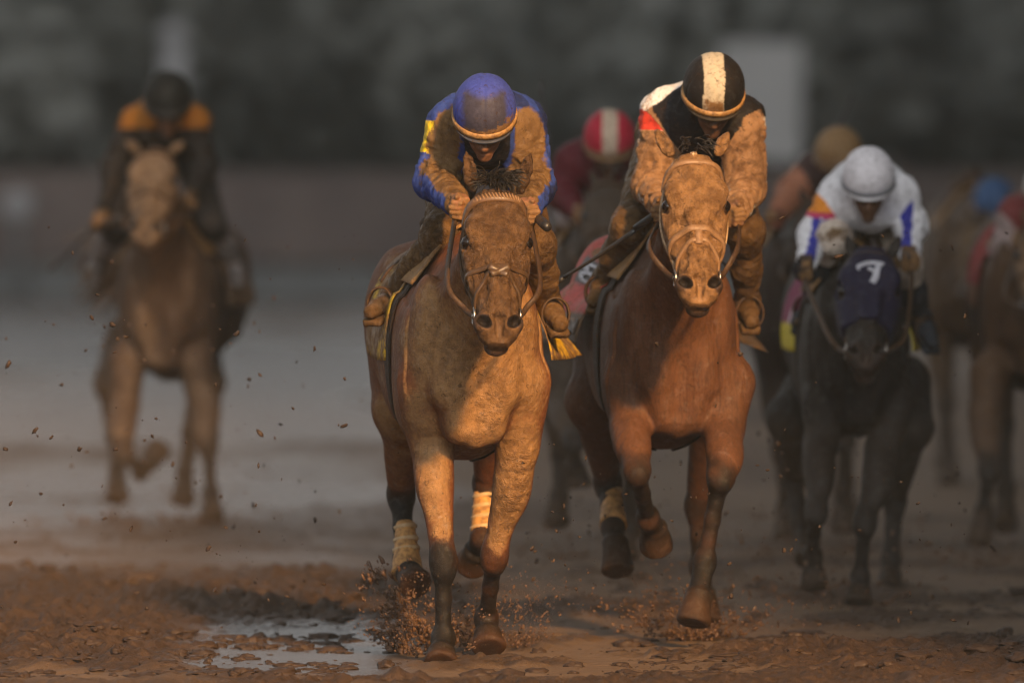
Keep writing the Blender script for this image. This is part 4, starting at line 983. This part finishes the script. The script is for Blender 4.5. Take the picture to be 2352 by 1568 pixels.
whip(E['Q']((1268, 420, .1)), E['Q']((1244, 188, .2)), .015, 'black whip raised upright behind the blue jockey shoulder')

f_, h_ = auto_legs(1868, 11.0, 1)
h_ = (((1850, 800, 1.3), (1800, 900, 1.1), (1802, 1030, 1.4), (1812, 1130, 1.3), (1816, 1150, 1.26), (1822, 1180, 1.2)), h_[1])
Fh = make_horse('race_horse', 11.0, (1858, 790, -.2), R(2), (1880, 470, -.66), (1872, 690, -1.05), (((1850, 465, -.6), (1838, 430, -.58)), ((1910, 465, -.6), (1925, 430, -.58))),
    f_, h_, .014, (.045, .030, .024), 'dark horse tucked in behind the horse with the navy hood', wid=.86, mud=(.1, .08), forelock=20, headmud=.1)
tack(Fh, cl_of((.05, .03, .03), (.1, .06, .04), 95, .3), None, .05); bridle(Fh, ('leather', 'leather', 'leather'), hands=[Fh['Q']((1830, 540, -.1)), Fh['Q']((1940, 520, -.1))])
JF = make_jockey(Fh, 'jockey in a mud brown cap reaching one arm out behind the white capped rider', (1926, 350, -.15), 14, [(1868, 402, .12), (2000, 402, .10)], [(1822, 440, .10), (2020, 470, .10)],
    [(1786, 494, -.15), (1950, 520, -.1)], (1920, 430, .75), [(1842, 540, .2), (1960, 540, .2)], [(1818, 640, .46), (1975, 640, .46)], [(1805, 670, .36), (1985, 670, .36)],
    simple_silk((.055, .03, .028), (.34, .14, .08), al0=.15, alf=.25), plain_cap((.25, .15, .07), al=.3), .010, .114, skin=(.22, .07, .05), pants=(.5, .45, .45), pmud=.15, strapcol='strap_tan', visor=(.2, .12, .06))
whip(Fh['Q']((1922, 300, .3)), Fh['Q']((1960, 218, .35)), .013, 'dark whip held up behind the mud brown cap')

f_, h_ = auto_legs(2385, 10.0)
f_ = (((2276, 860, -.08), (2264, 950, -.1), (2272, 1080, -.36), (2260, 1175, -.2), (2256, 1205, -.22), (2250, 1250, -.24)), f_[1])
Gh = make_horse('race_horse', 10.0, (2392, 790, -.2), R(1), (2394, 520, -.66), (2387, 730, -1.08), (((2364, 515, -.6), (2348, 480, -.58)), ((2426, 515, -.6), (2440, 480, -.58))),
    f_, h_, .014, (.10, .055, .03), 'brown horse cut off by the right edge of the picture', wid=.86, mudcol=(.17, .105, .06), mud=(.2, .14), forelock=20, headmud=.3, points=(.012, .011, .011))
tack(Gh, cl_of((.30, .03, .03), (.2, .1, .06), 95, .2), None, .06); bridle(Gh, ('leather', 'leather', 'leather'), hands=[Gh['Q']((2342, 560, -.2)), Gh['Q']((2442, 560, -.2))])
JG = make_jockey(Gh, 'jockey in yellow and white cap at the right edge of the picture', (2410, 428, -.15), 26, [(2338, 498, .12), (2482, 498, .10)], [(2314, 580, .12), (2502, 580, .10)],
    [(2342, 560, -.2), (2442, 560, -.2)], (2407, 510, .75), [(2334, 600, .2), (2482, 600, .2)], [(2304, 690, .46), (2507, 690, .46)], [(2292, 720, .36), (2522, 720, .36)],
    simple_silk((.16, .03, .03), (.30, .23, .22), al0=.1, alf=.25), plain_cap((.5, .48, .46), (.50, .40, .05), .06, .15), .010, .116, pants=(.4, .06, .05), pmud=.15, strapcol='strap_tan')

f_, h_ = auto_legs(2236, 19.0, 1)
Hh = make_horse('race_horse', 19.0, (2240, 720, -.2), R(0), (2246, 520, -.66), (2240, 690, -1.08), (((2222, 515, -.6), (2210, 490, -.58)), ((2272, 515, -.6), (2282, 490, -.58))),
    f_, h_, .016, (.09, .055, .032), 'light brown horse running farthest back on the right', wid=.86, mudcol=(.13, .085, .05), mud=(.2, .2), forelock=20, headmud=.3)
tack(Hh, cl_of((.15, .1, .07), (.2, .12, .07), 95, .3), None, .06); bridle(Hh, ('leather', 'leather', 'leather'), hands=[Hh['Q']((2225, 545, -.2)), Hh['Q']((2275, 545, -.2))])
JH = make_jockey(Hh, 'jockey in blue cap farthest back beside the right edge', (2284, 462, -.15), 26, [(2232, 506, .12), (2330, 506, .10)], [(2216, 560, .12), (2345, 560, .10)],
    [(2225, 545, -.2), (2275, 545, -.2)], (2275, 515, .75), [(2226, 590, .2), (2320, 590, .2)], [(2206, 650, .46), (2340, 650, .46)], [(2198, 668, .36), (2348, 668, .36)],
    simple_silk((.10, .11, .20), al0=.15, alf=.2), plain_cap((.045, .10, .22), al=.1), .011, .118, pants=(.4, .32, .28), pmud=.3)

# ------------------------------------------------------------------ ground
def ground_height(x, y):
    p = np.stack([x, y, 0 * x], 1)
    big = fbm(p, .9, 3) - .5
    left = sstep(-.85, -1.25, x + .5 * (fbm(p, 1.7, 3) - .5)) * sstep(-1.3, -.3, y + .8 * (fbm(p + 4, 2.1, 3) - .5)) * sstep(1.9, .5, y + 1.0 * (fbm(p + 8, 1.5, 3) - .5)) * .8
    right = sstep(.55, 1.15, x + .6 * (fbm(p + 5, 1.7, 3) - .5)) * sstep(-2.2, -.9, y + .8 * (fbm(p + 3, 2.1, 3) - .5)) * sstep(2.2, .5, y + 1.2 * (fbm(p + 1, 1.5, 3) - .5)) * .6
    far = sstep(.9, 2.0, y + .8 * (fbm(p + 6, 1.3, 3) - .5)) * sstep(0, -.6, x + .6 * (fbm(p, 1.2, 2) - .5)) * sstep(10, 5, y) * .9
    near = sstep(-.8, -1.9, y + .8 * (fbm(p + 9, 1.4, 2) - .5)) * .35
    st = sstep(.62, .12, np.abs(x + .84) - .25 * (fbm(p + 21, 1.6, 3) - .3)) * sstep(-1.7, -.8, y + .3 * x) * sstep(3.6, 2.0, y)
    rough = np.clip(left + right + far + near + .10 + .4 * sstep(.52, .66, fbm(p + 3, 1.1, 3)), 0, 1.1) * (1 - .9 * st)
    q = p * np.array((1, .6, 1)); w = (fbm(p + 11, 3, 2)[:, None] - .5) * .25
    bl = lambda f, o: np.abs(fbm(q + w + o, f, 2) * 2 - 1) ** .8
    cl = .055 * bl(7, 0) + .030 * bl(17, 3) + .018 * bl(38, 6) + .05 * np.clip(fbm(q, 4, 2) - .5, 0, 1)
    wet = np.clip((.35 + .65 * sstep(1.2, -1.0, x - .02 * y)) * sstep(-2, 60, y) * (.08 + 1.15 * sstep(.36, .64, fbm(p * np.array((.45, .13, 1)) + 31, 1, 4)))
        + 1.1 * st + .42 * sstep(.1, -.9, x + .3 * (fbm(p + 51, 1.1, 3) - .5)) * sstep(1.7, 3.5, y) + .7 * sstep(.5, .62, fbm(p * np.array((.8, .5, 1)) + 41, 1, 4)) * sstep(.6, 1.6, x) * sstep(4, 1, y), 0, 1)  # left mid-ground wetness also darkens the sunlit sand to stand in for shade
    wet = wet * np.clip(1.15 - rough, .1, 1)
    return big * .014 + rough * cl * 1.35 - .006, rough, wet
def grid_axis(parts):
    out = [parts[0][0]]
    for a, b, st0, st1 in parts:
        x = a; n = max(2, int((b - a) / ((st0 + st1) / 2)))
        t = np.linspace(0, 1, n + 1)[1:]; r = (st1 - st0) / (st0 + st1)
        out += list(a + (b - a) * (t * (1 - r) + t * t * r))
    return np.array(out)
gx = grid_axis([(-150, -30, 20, 5), (-30, -2.6, 5, .03), (-2.6, 2.6, .011, .011), (2.6, 30, .03, 5), (30, 150, 5, 20)])
gy = grid_axis([(-60, -4, 2, .05), (-4, -2, .05, .02), (-2, 2.4, .014, .014), (2.4, 3.2, .02, .03), (3.2, 14, .03, .15), (14, 120, .2, 3), (120, 300, 5, 30)])
XX, YY = np.meshgrid(gx, gy); x_, y_ = XX.ravel(), YY.ravel(); hz, rg, wet_shade = ground_height(x_, y_)
fade = np.clip(1 - np.maximum(np.abs(x_) - 6, 0) / 20, .15, 1)
gv = np.stack([x_, y_, hz * fade], 1); nx = len(gx); ny = len(gy); ii = (np.arange(ny - 1)[:, None] * nx + np.arange(nx - 1)[None]).ravel()
gme = mesh_from('track', gv, np.stack([ii, ii + 1, ii + nx + 1, ii + nx], 1), None)
cc = np.ones((len(gv), 4)); cc[:, 0] = np.clip(rg, 0, 1); cc[:, 1] = wet_shade; setcol(gme, cc)
n = NT('wet sand track'); at = n.node('ShaderNodeVertexColor', layer_name='Col'); sp = n.node('ShaderNodeSeparateColor'); n.link(at.outputs[0], sp.inputs[0])
f1 = n.noise(1.3, 6, .62); f2 = n.noise(28, 5, .65); f3 = n.noise(1, 4, .6, n.scaled((3, 14, 3)))
dry = n.ramp(n.math('ADD', n.math('MULTIPLY', sp.outputs[0], .7), n.math('ADD', n.math('MULTIPLY', f1, .30), n.math('MULTIPLY', f3, .2))), .28, .70)
wet = n.ramp(n.math('ADD', sp.outputs[1], n.math('MULTIPLY', n.math('SUBTRACT', n.noise(5, 5, .65), .5), .7)), .05, .85)
c1 = n.mix(n.ramp(f2, .3, .7), (.038, .024, .017), (.076, .046, .030)); c2 = n.mix(n.ramp(f3, .35, .7), (.135, .090, .058), (.19, .126, .08))
sock(n, 'Base Color', n.mix(dry, n.mix(wet, c2, (.060, .044, .034)), c1)); sock(n, 'Roughness', n.math('SUBTRACT', .66, n.math('MULTIPLY', wet, .46))); sock(n, 'Specular IOR Level', n.math('ADD', .16, n.math('MULTIPLY', wet, .40)))  # dark wet tone doubles as painted shade on the left mid-ground
n.bump(n.math('ADD', n.math('MULTIPLY', f2, .6), n.math('MULTIPLY', n.noise(110, 3, .6), .3)), .9, .02)
gme.materials.append(n.m); g = obj('track', gme, None, (0, 0, 0), kind='structure')

# ------------------------------------------------------------------ far side of the track
n = NT('brown fence board'); f = n.noise(1.2, 3); sock(n, 'Base Color', n.mix(n.ramp(f, .35, .65), (.105, .080, .075), (.145, .11, .10))); sock(n, 'Roughness', .8); m_board = n.m
n = NT('grey concrete'); f = n.noise(1.5, 4); sock(n, 'Base Color', n.mix(n.ramp(f, .35, .65), (.11, .115, .118), (.15, .155, .157))); sock(n, 'Roughness', .8); m_conc = n.m
n = NT('dark leaves'); f = n.noise(.7, 3); sock(n, 'Base Color', n.mix(n.ramp(f, .35, .65), (.125, .132, .122), (.155, .16, .147))); sock(n, 'Roughness', .7); m_leaf = n.m
n = NT('bark'); sock(n, 'Base Color', n.mix(n.noise(6), (.06, .045, .035), (.03, .024, .02))); sock(n, 'Roughness', .9); m_bark = n.m
m_white = mat_plain('white paint', (.46, .46, .46), .6, nsc=3, namt=.3, col2=(.38, .38, .38), bump=.05); m_dull = mat_plain('dull paint', (.30, .30, .31), .6, nsc=3, namt=.3, bump=.05)
def box(mb, c, h, bev=.01, c4=None):
    c, h = np.array(c, float), np.array(h, float); V = []; b = min(bev, min(h) * .4)
    for sx in (-1, 1):
        for sy in (-1, 1):
            for sz in (-1, 1):
                s3 = np.array((sx, sy, sz))
                for k in range(3):
                    o = h.copy(); o[[i for i in range(3) if i != k]] -= b; V.append(c + s3 * o)
    idx = lambda sx, sy, sz, k: ((sx > 0) * 4 + (sy > 0) * 2 + (sz > 0)) * 3 + k
    Fc = []
    for k in range(3):
        a, d = [i for i in range(3) if i != k]
        for s in (-1, 1):
            q = []
            for x, y in ((-1, -1), (1, -1), (1, 1), (-1, 1)):
                t = [0, 0, 0]; t[k] = s; t[a] = x; t[d] = y; q.append(idx(*t, k))
            Fc.append(q if (s > 0) == (k != 1) else q[::-1])
        for x in (-1, 1):
            for y in (-1, 1):
                t0 = [0, 0, 0]; t0[k] = -1; t0[a] = x; t0[d] = y; t1 = list(t0); t1[k] = 1
                q = [idx(*t0, a), idx(*t1, a), idx(*t1, d), idx(*t0, d)]; Fc.append(q if (x * y > 0) == (k == 1) else q[::-1])
    for sx in (-1, 1):
        for sy in (-1, 1):
            for sz in (-1, 1):
                q = [idx(sx, sy, sz, k) for k in range(3)]; Fc.append(q if sx * sy * sz > 0 else q[::-1])
    mb.put(V, Fc)
YF = 76.0
fe = bpy.data.objects.new('board_fence', None); COL.objects.link(fe); fe.location = (0, YF, 0); fe['label'] = 'long brown board fence along the far side of the track'; fe['category'] = 'fence'
for k in range(4):
    mb = MB(); box(mb, (0, YF, .50 + k * .235), (60, .03, .112), .008); obj('board', mb.build('board', m_board, (0, YF, 0), False), fe)
for k in range(31):
    mb = MB(); box(mb, (-60 + k * 4, YF + .10, .71), (.07, .068, .71)); obj('post', mb.build('post', m_board, (0, YF, 0), False), fe)
kb = MB(); box(kb, (0, YF - .5, .16), (60, .25, .16)); obj('kerb_wall', kb.build('kerb_wall', m_conc, (0, YF - .5, 0), False), None, (0, YF - .5, 0), 'low grey concrete wall at the foot of the board fence', 'wall')
# bushes and small trees beyond the fence
def leafy(nm, rad, hgt, nleaf, seed):
    r = np.random.default_rng(seed); cl = [(r.normal(0, .42, 3) * np.array((rad, rad, hgt * .5)) + np.array((0, 0, hgt * .55)), r.uniform(.35, .7) * rad) for _ in range(16)]
    V = np.zeros((nleaf * 4, 3)); k = r.integers(0, 16, nleaf); c = np.array([q[0] for q in cl])[k]; rr = np.array([q[1] for q in cl])[k]
    d = r.normal(0, 1, (nleaf, 3)); d /= np.linalg.norm(d, axis=1)[:, None]; p = c + d * (rr * r.uniform(.55, 1, nleaf) ** .5)[:, None]; p[:, 2] = np.maximum(p[:, 2], .1)
    a = r.normal(0, 1, (nleaf, 3)); a /= np.linalg.norm(a, axis=1)[:, None]; b = np.cross(a, d); b /= np.linalg.norm(b, axis=1)[:, None] + 1e-6; sz = r.uniform(.2, .42, nleaf)[:, None]
    for i, (x, y) in enumerate(((-1, 0), (0, -.6), (1, 0), (0, .6))): V[i::4] = p + a * x * sz + b * y * sz
    return mesh_from(nm, V, np.arange(nleaf * 4).reshape(-1, 4), m_leaf, False)
crowns = [leafy('crown', 2.2, 4.3, 5200, 1), leafy('crown', 2.6, 4.9, 6000, 2), leafy('crown', 1.9, 3.8, 4600, 3)]
mb = MB(); tube(mb, catmull([(0, 0, 0), (.05, 0, 1), (-.1, .1, 2.4), (.1, 0, 4)], 8), np.linspace(.2, .06, 8), 8)
for a in range(4): tube(mb, [(0, 0, 1.2 + a * .4), (math.cos(a * 1.7) * .6, math.sin(a * 1.7) * .6, 2.0 + a * .4), (math.cos(a * 1.7) * 1.3, math.sin(a * 1.7) * 1.3, 2.7 + a * .5)], np.array((.08, .05, .02)), 6)
trunk = mb.build('trunk', m_bark)
for i, x in enumerate(np.arange(-13, 14, 2.6)):
    t = bpy.data.objects.new('tree', None); COL.objects.link(t); t.location = (x + rng.uniform(-.5, .5), YF + 8 + (i % 3) * 3.5, 0); t['label'] = 'dark green tree lost in blur beyond the board fence'; t['category'] = 'tree'; t['group'] = 'blurred trees beyond the fence'
    t.rotation_euler = (0, 0, rng.uniform(0, 6)); obj('crown', crowns[i % 3], t); obj('trunk', trunk, t)
wood = leafy('far_wood', 1, 1, 10, 4)
V = []; nl = 60000; r = np.random.default_rng(9)
p = np.stack([r.uniform(-70, 70, nl), YF + 26 + r.uniform(0, 6, nl), r.uniform(0, 1, nl) ** 1.1 * 5.5], 1); p[:, 2] *= .75 + .5 * fbm(np.c_[p[:, 0] * .12, p[:, 0] * 0, p[:, 0] * 0], 1, 3)
a = r.normal(0, 1, (nl, 3)); b = np.cross(a, r.normal(0, 1, (nl, 3))); a /= np.linalg.norm(a, axis=1)[:, None]; b /= np.linalg.norm(b, axis=1)[:, None]; V = np.zeros((nl * 4, 3)); sz = r.uniform(.25, .5, nl)[:, None]
for i, (x, y) in enumerate(((-1, 0), (0, -.7), (1, 0), (0, .7))): V[i::4] = p + a * x * sz + b * y * sz
obj('far_wood', mesh_from('far_wood', V, np.arange(nl * 4).reshape(-1, 4), m_leaf, False), kind='stuff')
# white sign board and furlong pole
def far_px(u, v, y): return P(u, v, y)
y = YF + 3.0; a, b = P(1655, 98, y), P(1842, 372, y)
sg = bpy.data.objects.new('sign_board', None); COL.objects.link(sg); sg.location = ((a[0] + b[0]) / 2, y, 0); sg['label'] = 'pale rectangular board standing behind the black and white jockey'; sg['category'] = 'sign'
mb = MB(); box(mb, ((a[0] + b[0]) / 2, y, (a[2] + b[2]) / 2), ((b[0] - a[0]) / 2, .04, (a[2] - b[2]) / 2), .02); obj('panel', mb.build('panel', m_white, sg.location, False), sg)
for s in (a[0] + .1, b[0] - .1): mb = MB(); box(mb, (s, y + .09, b[2] / 2 + .2), (.05, .048, b[2] / 2 + .2)); obj('post', mb.build('post', m_conc, sg.location, False), sg)
y = YF + 2.0; c = P(402, 218, y)
fp = bpy.data.objects.new('furlong_pole', None); COL.objects.link(fp); fp.location = (c[0], y, 0); fp['label'] = 'pale upright pole behind the black capped jockey on the left'; fp['category'] = 'pole'
mb = MB(); tube(mb, [(c[0], y, z) for z in np.linspace(0, 2.62, 8)], .15, 16); obj('pole', mb.build('pole', m_dull, fp.location), fp)
obj('finial', ball((0, 0, 2.74), .17, m_dull), fp)
y = YF - 1.2; c = P(42, 470, y)
bk = MB(); tube(bk, catmull([(c[0], y, 0), (c[0], y, .5), (c[0], y, 1.0), (c[0], y, 1.12)], 10), np.array([.05] * 8 + [.055, .03]), 10)
mp = obj('marker_post', bk.build('marker_post', m_conc, (c[0], y, 0)), None, (c[0], y, 0), 'short post with a pale round disc at the far left edge', 'post')
obj('disc', ball((0, -.07, c[2]), .16, m_dull, 20, (1, .25, 1)), mp)
# unseen block added to cut off sunlight: the low sun passes its near corner and reaches only the leaders
blk = bpy.data.objects.new('sun_blocker', None); COL.objects.link(blk); blk.location = (19, 25, 0); blk['label'] = 'tall grey block out of view, added to shade the chasing field'; blk['category'] = 'sun_blocker'
TX = 1.62 + math.tan(R(SUN_AZ)) * 20
mb = MB(); box(mb, (TX + 12, 28, 17), (12, 48, 17), .1); obj('wall', mb.build('wall', m_conc, blk.location, False), blk)
mb = MB(); box(mb, (TX + 12, 28, 34.4), (12.4, 48.4, .39), .05); obj('blocker_top', mb.build('blocker_top', m_board, blk.location, False), blk)
for k in range(12): mb = MB(); box(mb, (TX - .12, -16 + k * 8, 17), (.115, .4, 16.9), .03); obj('blocker_rib', mb.build('blocker_rib', m_conc, blk.location, False), blk)
for k in range(4): mb = MB(); box(mb, (TX - .25, 28, 5 + k * 8), (.12, 47.5, .5), .03); obj('blocker_ledge', mb.build('blocker_ledge', m_board, blk.location, False), blk)

# ------------------------------------------------------------------ mud in the air and lying about
def ico():
    t = (1 + 5 ** .5) / 2; v = np.array([(-1, t, 0), (1, t, 0), (-1, -t, 0), (1, -t, 0), (0, -1, t), (0, 1, t), (0, -1, -t), (0, 1, -t), (t, 0, -1), (t, 0, 1), (-t, 0, -1), (-t, 0, 1)], float)
    f = [(0, 11, 5), (0, 5, 1), (0, 1, 7), (0, 7, 10), (0, 10, 11), (1, 5, 9), (5, 11, 4), (11, 10, 2), (10, 7, 6), (7, 1, 8), (3, 9, 4), (3, 4, 2), (3, 2, 6), (3, 6, 8), (3, 8, 9), (4, 9, 5), (2, 4, 11), (6, 2, 10), (8, 6, 7), (9, 8, 1)]
    v /= np.linalg.norm(v[0]); mid = {}; v = list(v); nf = []
    def m(a, b):
        k = (min(a, b), max(a, b))
        if k not in mid: v.append(unit(v[a] + v[b])); mid[k] = len(v) - 1
        return mid[k]
    for a, b, c in f: x, y, z = m(a, b), m(b, c), m(c, a); nf += [(a, x, z), (b, y, x), (c, z, y), (x, y, z)]
    return np.array(v), np.array(nf)
IV, IF = ico()
def lumps(name, pts, size, stretch=None, vel=None, seed=1, mat='mud'):
    r = np.random.default_rng(seed); n = len(pts); nv = len(IV)
    jit = .55 + .75 * r.random((n, nv)); sc = size[:, None] * r.uniform(.55, 1.3, (n, 3))
    V = IV[None] * jit[:, :, None] * sc[:, None, :]
    if vel is not None:
        u = vel / (np.linalg.norm(vel, axis=1, keepdims=True) + 1e-9); al = (V * u[:, None, :]).sum(2, keepdims=True); V = V + al * u[:, None, :] * stretch[:, None, None]
    V = V + pts[:, None, :]; Fc = (IF[None] + (np.arange(n) * nv)[:, None, None]).reshape(-1, 3)
    return mesh_from(name, V.reshape(-1, 3), Fc, M[mat], True)
def spray(name, org, spread, n, hmax, smin, smax, seed, power=2.2, up=1.0, ylen=.35):
    r = np.random.default_rng(seed); t = r.random(n) ** power
    a = r.uniform(0, 2 * math.pi, n); rad = spread * (t ** .5) * r.uniform(.1, 1, n)
    z = hmax * t * r.uniform(.2, 1, n) * up
    p = np.array(org)[None] + np.stack([np.cos(a) * rad, np.sin(a) * rad * ylen, z], 1)
    cl = fbm(p, 9, 3); keep = cl > .40 + .15 * r.random(n) * 0 + .1 * t; p = p[keep]; t = t[keep]; nn = len(p)
    sz = (smin + (smax - smin) * r.random(nn) ** 6) * .72 * (1 - .4 * t); vel = p - np.array(org)[None] + np.array((0, 0, .05)); st = r.random(nn) ** 3 * 1.3
    return p, sz, vel, st
def spray_ob(name, label, items, seed):
    p, s, v, st = (np.concatenate(k) for k in zip(*items)); return obj(name, lumps(name, p, s, st, v, seed), None, (0, 0, 0), None, None, None, 'stuff')
def gp(u, v):   # ground point under a pixel
    return P(u, v, F_PX * CAM_H / (v - VH) - CAM_D)
items = [spray('s', gp(960, 1500), .30, 4680, .36, .0022, .016, 1, 1.5), spray('s', gp(1000, 1512), .22, 3240, .22, .002, .012, 2, 1.6), spray('s', gp(1135, 1496), .34, 4680, .36, .0018, .010, 3, 1.5), spray('s', gp(1180, 1490), .45, 2700, .45, .0015, .008, 4, 1.3), spray('s', gp(905, 1490), .20, 756, .36, .0025, .012, 5, 1.2)]
# a torn sheet of mud leaping to the left of the leading foot
r = np.random.default_rng(21); n_ = 900; q = r.random(n_) ** .8
pp = np.array(gp(985, 1500))[None] + np.stack([-.02 - .20 * q + r.normal(0, .025, n_), r.normal(0, .06, n_), .02 + .30 * q ** .9 + r.normal(0, .03, n_)], 1); kp = fbm(pp, 16, 3) > .5
items.append((pp[kp], (.0022 + .009 * r.random(n_) ** 4)[kp], (pp - np.array(gp(985, 1500)))[kp], (r.random(n_) * 2)[kp]))
spray_ob('mud_spray', '', items, 3)
items = [spray('s', gp(1600, 1470), .55, 3960, .30, .002, .013, 6, 1.4, ylen=.5), spray('s', gp(1500, 1440), .5, 2160, .5, .002, .009, 7, 1.2, ylen=.6), spray('s', gp(1700, 1440), .6, 1620, .35, .002, .010, 8, 1.4, ylen=.6)]
spray_ob('mud_spray', '', items, 4)
items = [spray('s', gp(u, v), .9, 700, h_, .004, .022, 30 + i, 1.3, ylen=1.) for i, (u, v, h_) in enumerate(((1960, 1390, .35), (1860, 1380, .4), (470, 1215, .3), (280, 1215, .35), (1300, 1280, .4), (2250, 1300, .4), (1830, 1290, .5)))]
spray_ob('mud_spray', '', items, 5)
r = np.random.default_rng(40); n_ = 1120
u = np.concatenate([r.uniform(0, 2352, 450), r.uniform(0, 700, 320), r.uniform(1200, 2200, 350)]); w = np.concatenate([r.uniform(500, 1480, 450), r.uniform(700, 1400, 320), r.uniform(1000, 1450, 350)]); yy = r.uniform(-1.5, 5.5, n_)
pp = np.array([P(a, b, c) for a, b, c in zip(u, w, yy)]); kp = pp[:, 2] > .04
obj('mud_drops', lumps('mud_drops', pp[kp], (.0016 + .0065 * r.random(n_) ** 4)[kp], (r.random(n_) * 1.5)[kp], r.normal(0, 1, (n_, 3))[kp], 9, 'clod'), None, kind='stuff')
# clods on the ground: flat ragged lumps pressed into it
r = np.random.default_rng(50); xs = []
for x0, x1, y0_, y1, n_ in ((-2.3, -.6, -1.4, 1.9, 1500), (.4, 2.3, -1.9, 1.8, 1200), (-2.6, 2.6, -2.0, -.9, 500), (-2.5, -.2, 1.6, 8.5, 1900), (-.8, .8, -.8, 1.5, 120), (.2, 3, 1.5, 7, 900)):
    a = np.stack([r.uniform(x0, x1, n_), r.uniform(y0_, y1, n_), np.zeros(n_)], 1); hh, rr_, _w = ground_height(a[:, 0], a[:, 1]); a[:, 2] = hh; k = fbm(a, 2.6, 3) + .2 * r.random(n_) > .58; xs.append(a[k])
xs = np.concatenate(xs); nn = len(xs); sz = .006 + .042 * r.random(nn) ** 4
vv, ff = IV, IF
for _ in range(1):
    mid = {}; v2 = [tuple(q) for q in vv]; f2 = []
    def m2(a, b):
        k = (min(a, b), max(a, b))
        if k not in mid: v2.append(tuple(unit(np.array(v2[a]) + np.array(v2[b])))); mid[k] = len(v2) - 1
        return mid[k]
    for a, b, c in ff: x1, y1, z1 = m2(a, b), m2(b, c), m2(c, a); f2 += [(a, x1, z1), (b, y1, x1), (c, z1, y1), (x1, y1, z1)]
    vv, ff = np.array(v2), np.array(f2)
nv = len(vv); V = np.zeros((nn, nv, 3))
base = vv[None] * np.stack([r.uniform(.6, 1.5, nn), r.uniform(.6, 1.5, nn), r.uniform(.22, .55, nn)], 1)[:, None, :]
nzv = fbm((vv[None] * 1.6 + r.uniform(0, 90, (nn, 1, 3))).reshape(-1, 3), 1.5, 4).reshape(nn, nv)
V = base * (.30 + 1.45 * nzv)[:, :, None] * sz[:, None, None] + xs[:, None, :]
obj('mud_clods', mesh_from('mud_clods', V.reshape(-1, 3), (ff[None] + (np.arange(nn) * nv)[:, None, None]).reshape(-1, 3), M['clod'], True), None, kind='stuff')
# torn strings of mud in the splash
mb = MB(); r = np.random.default_rng(61)
for k in range(0, 90, 3):
    o = gp(r.uniform(950, 1000), 1503) if k < 60 else gp(r.uniform(1110, 1170), 1494); d = np.array((r.normal(-.5 if k < 60 else .2, .45), r.normal(0, .3), r.uniform(.5, 1.3))); d = unit(d); a0 = r.uniform(.03, .22); L = r.uniform(.015, .05); p0 = o + d * a0
    pts = [p0 + d * L * t + np.array((r.normal(0, .006), 0, -.05 * t * t * L)) for t in np.linspace(0, 1, 6)]; w = r.uniform(.002, .006); tube(mb, pts, np.array([.2, 1.3, .4, .9, .25, 1.5]) * w, 5)
obj('mud_strings', mb.build('mud_strings', M['mud']), None, kind='stuff')
# thin brown spray hanging round the legs of the pack
mm = bpy.data.materials.new('hanging spray'); mm.use_nodes = True; t = mm.node_tree; t.nodes.clear(); o_ = t.nodes.new('ShaderNodeOutputMaterial'); pv = t.nodes.new('ShaderNodeVolumePrincipled')
pv.inputs['Color'].default_value = (.66, .48, .35, 1); pv.inputs['Density'].default_value = .011; t.links.new(pv.outputs[0], o_.inputs['Volume'])
mb = MB(); box(mb, (.2, 10.5, .42), (4.5, 9.0, .40), .2); obj('spray_mist', mb.build('spray_mist', mm, (.2, 9.5, 0), False), None, (.2, 9.5, 0), kind='stuff')

# ------------------------------------------------------------------ damp air
hm = bpy.data.materials.new('damp air'); hm.use_nodes = True; t = hm.node_tree; t.nodes.clear(); o_ = t.nodes.new('ShaderNodeOutputMaterial'); pv = t.nodes.new('ShaderNodeVolumePrincipled')
pv.inputs['Color'].default_value = (.66, .80, .88, 1); pv.inputs['Density'].default_value = HAZE; pv.inputs['Anisotropy'].default_value = .0
t.links.new(pv.outputs[0], o_.inputs['Volume'])
mb = MB(); box(mb, (0, 120, 17.6), (158, 190, 18.6), .5); obj('haze', mb.build('haze', hm, (0, 120, 0), False), None, (0, 120, 0), kind='stuff')
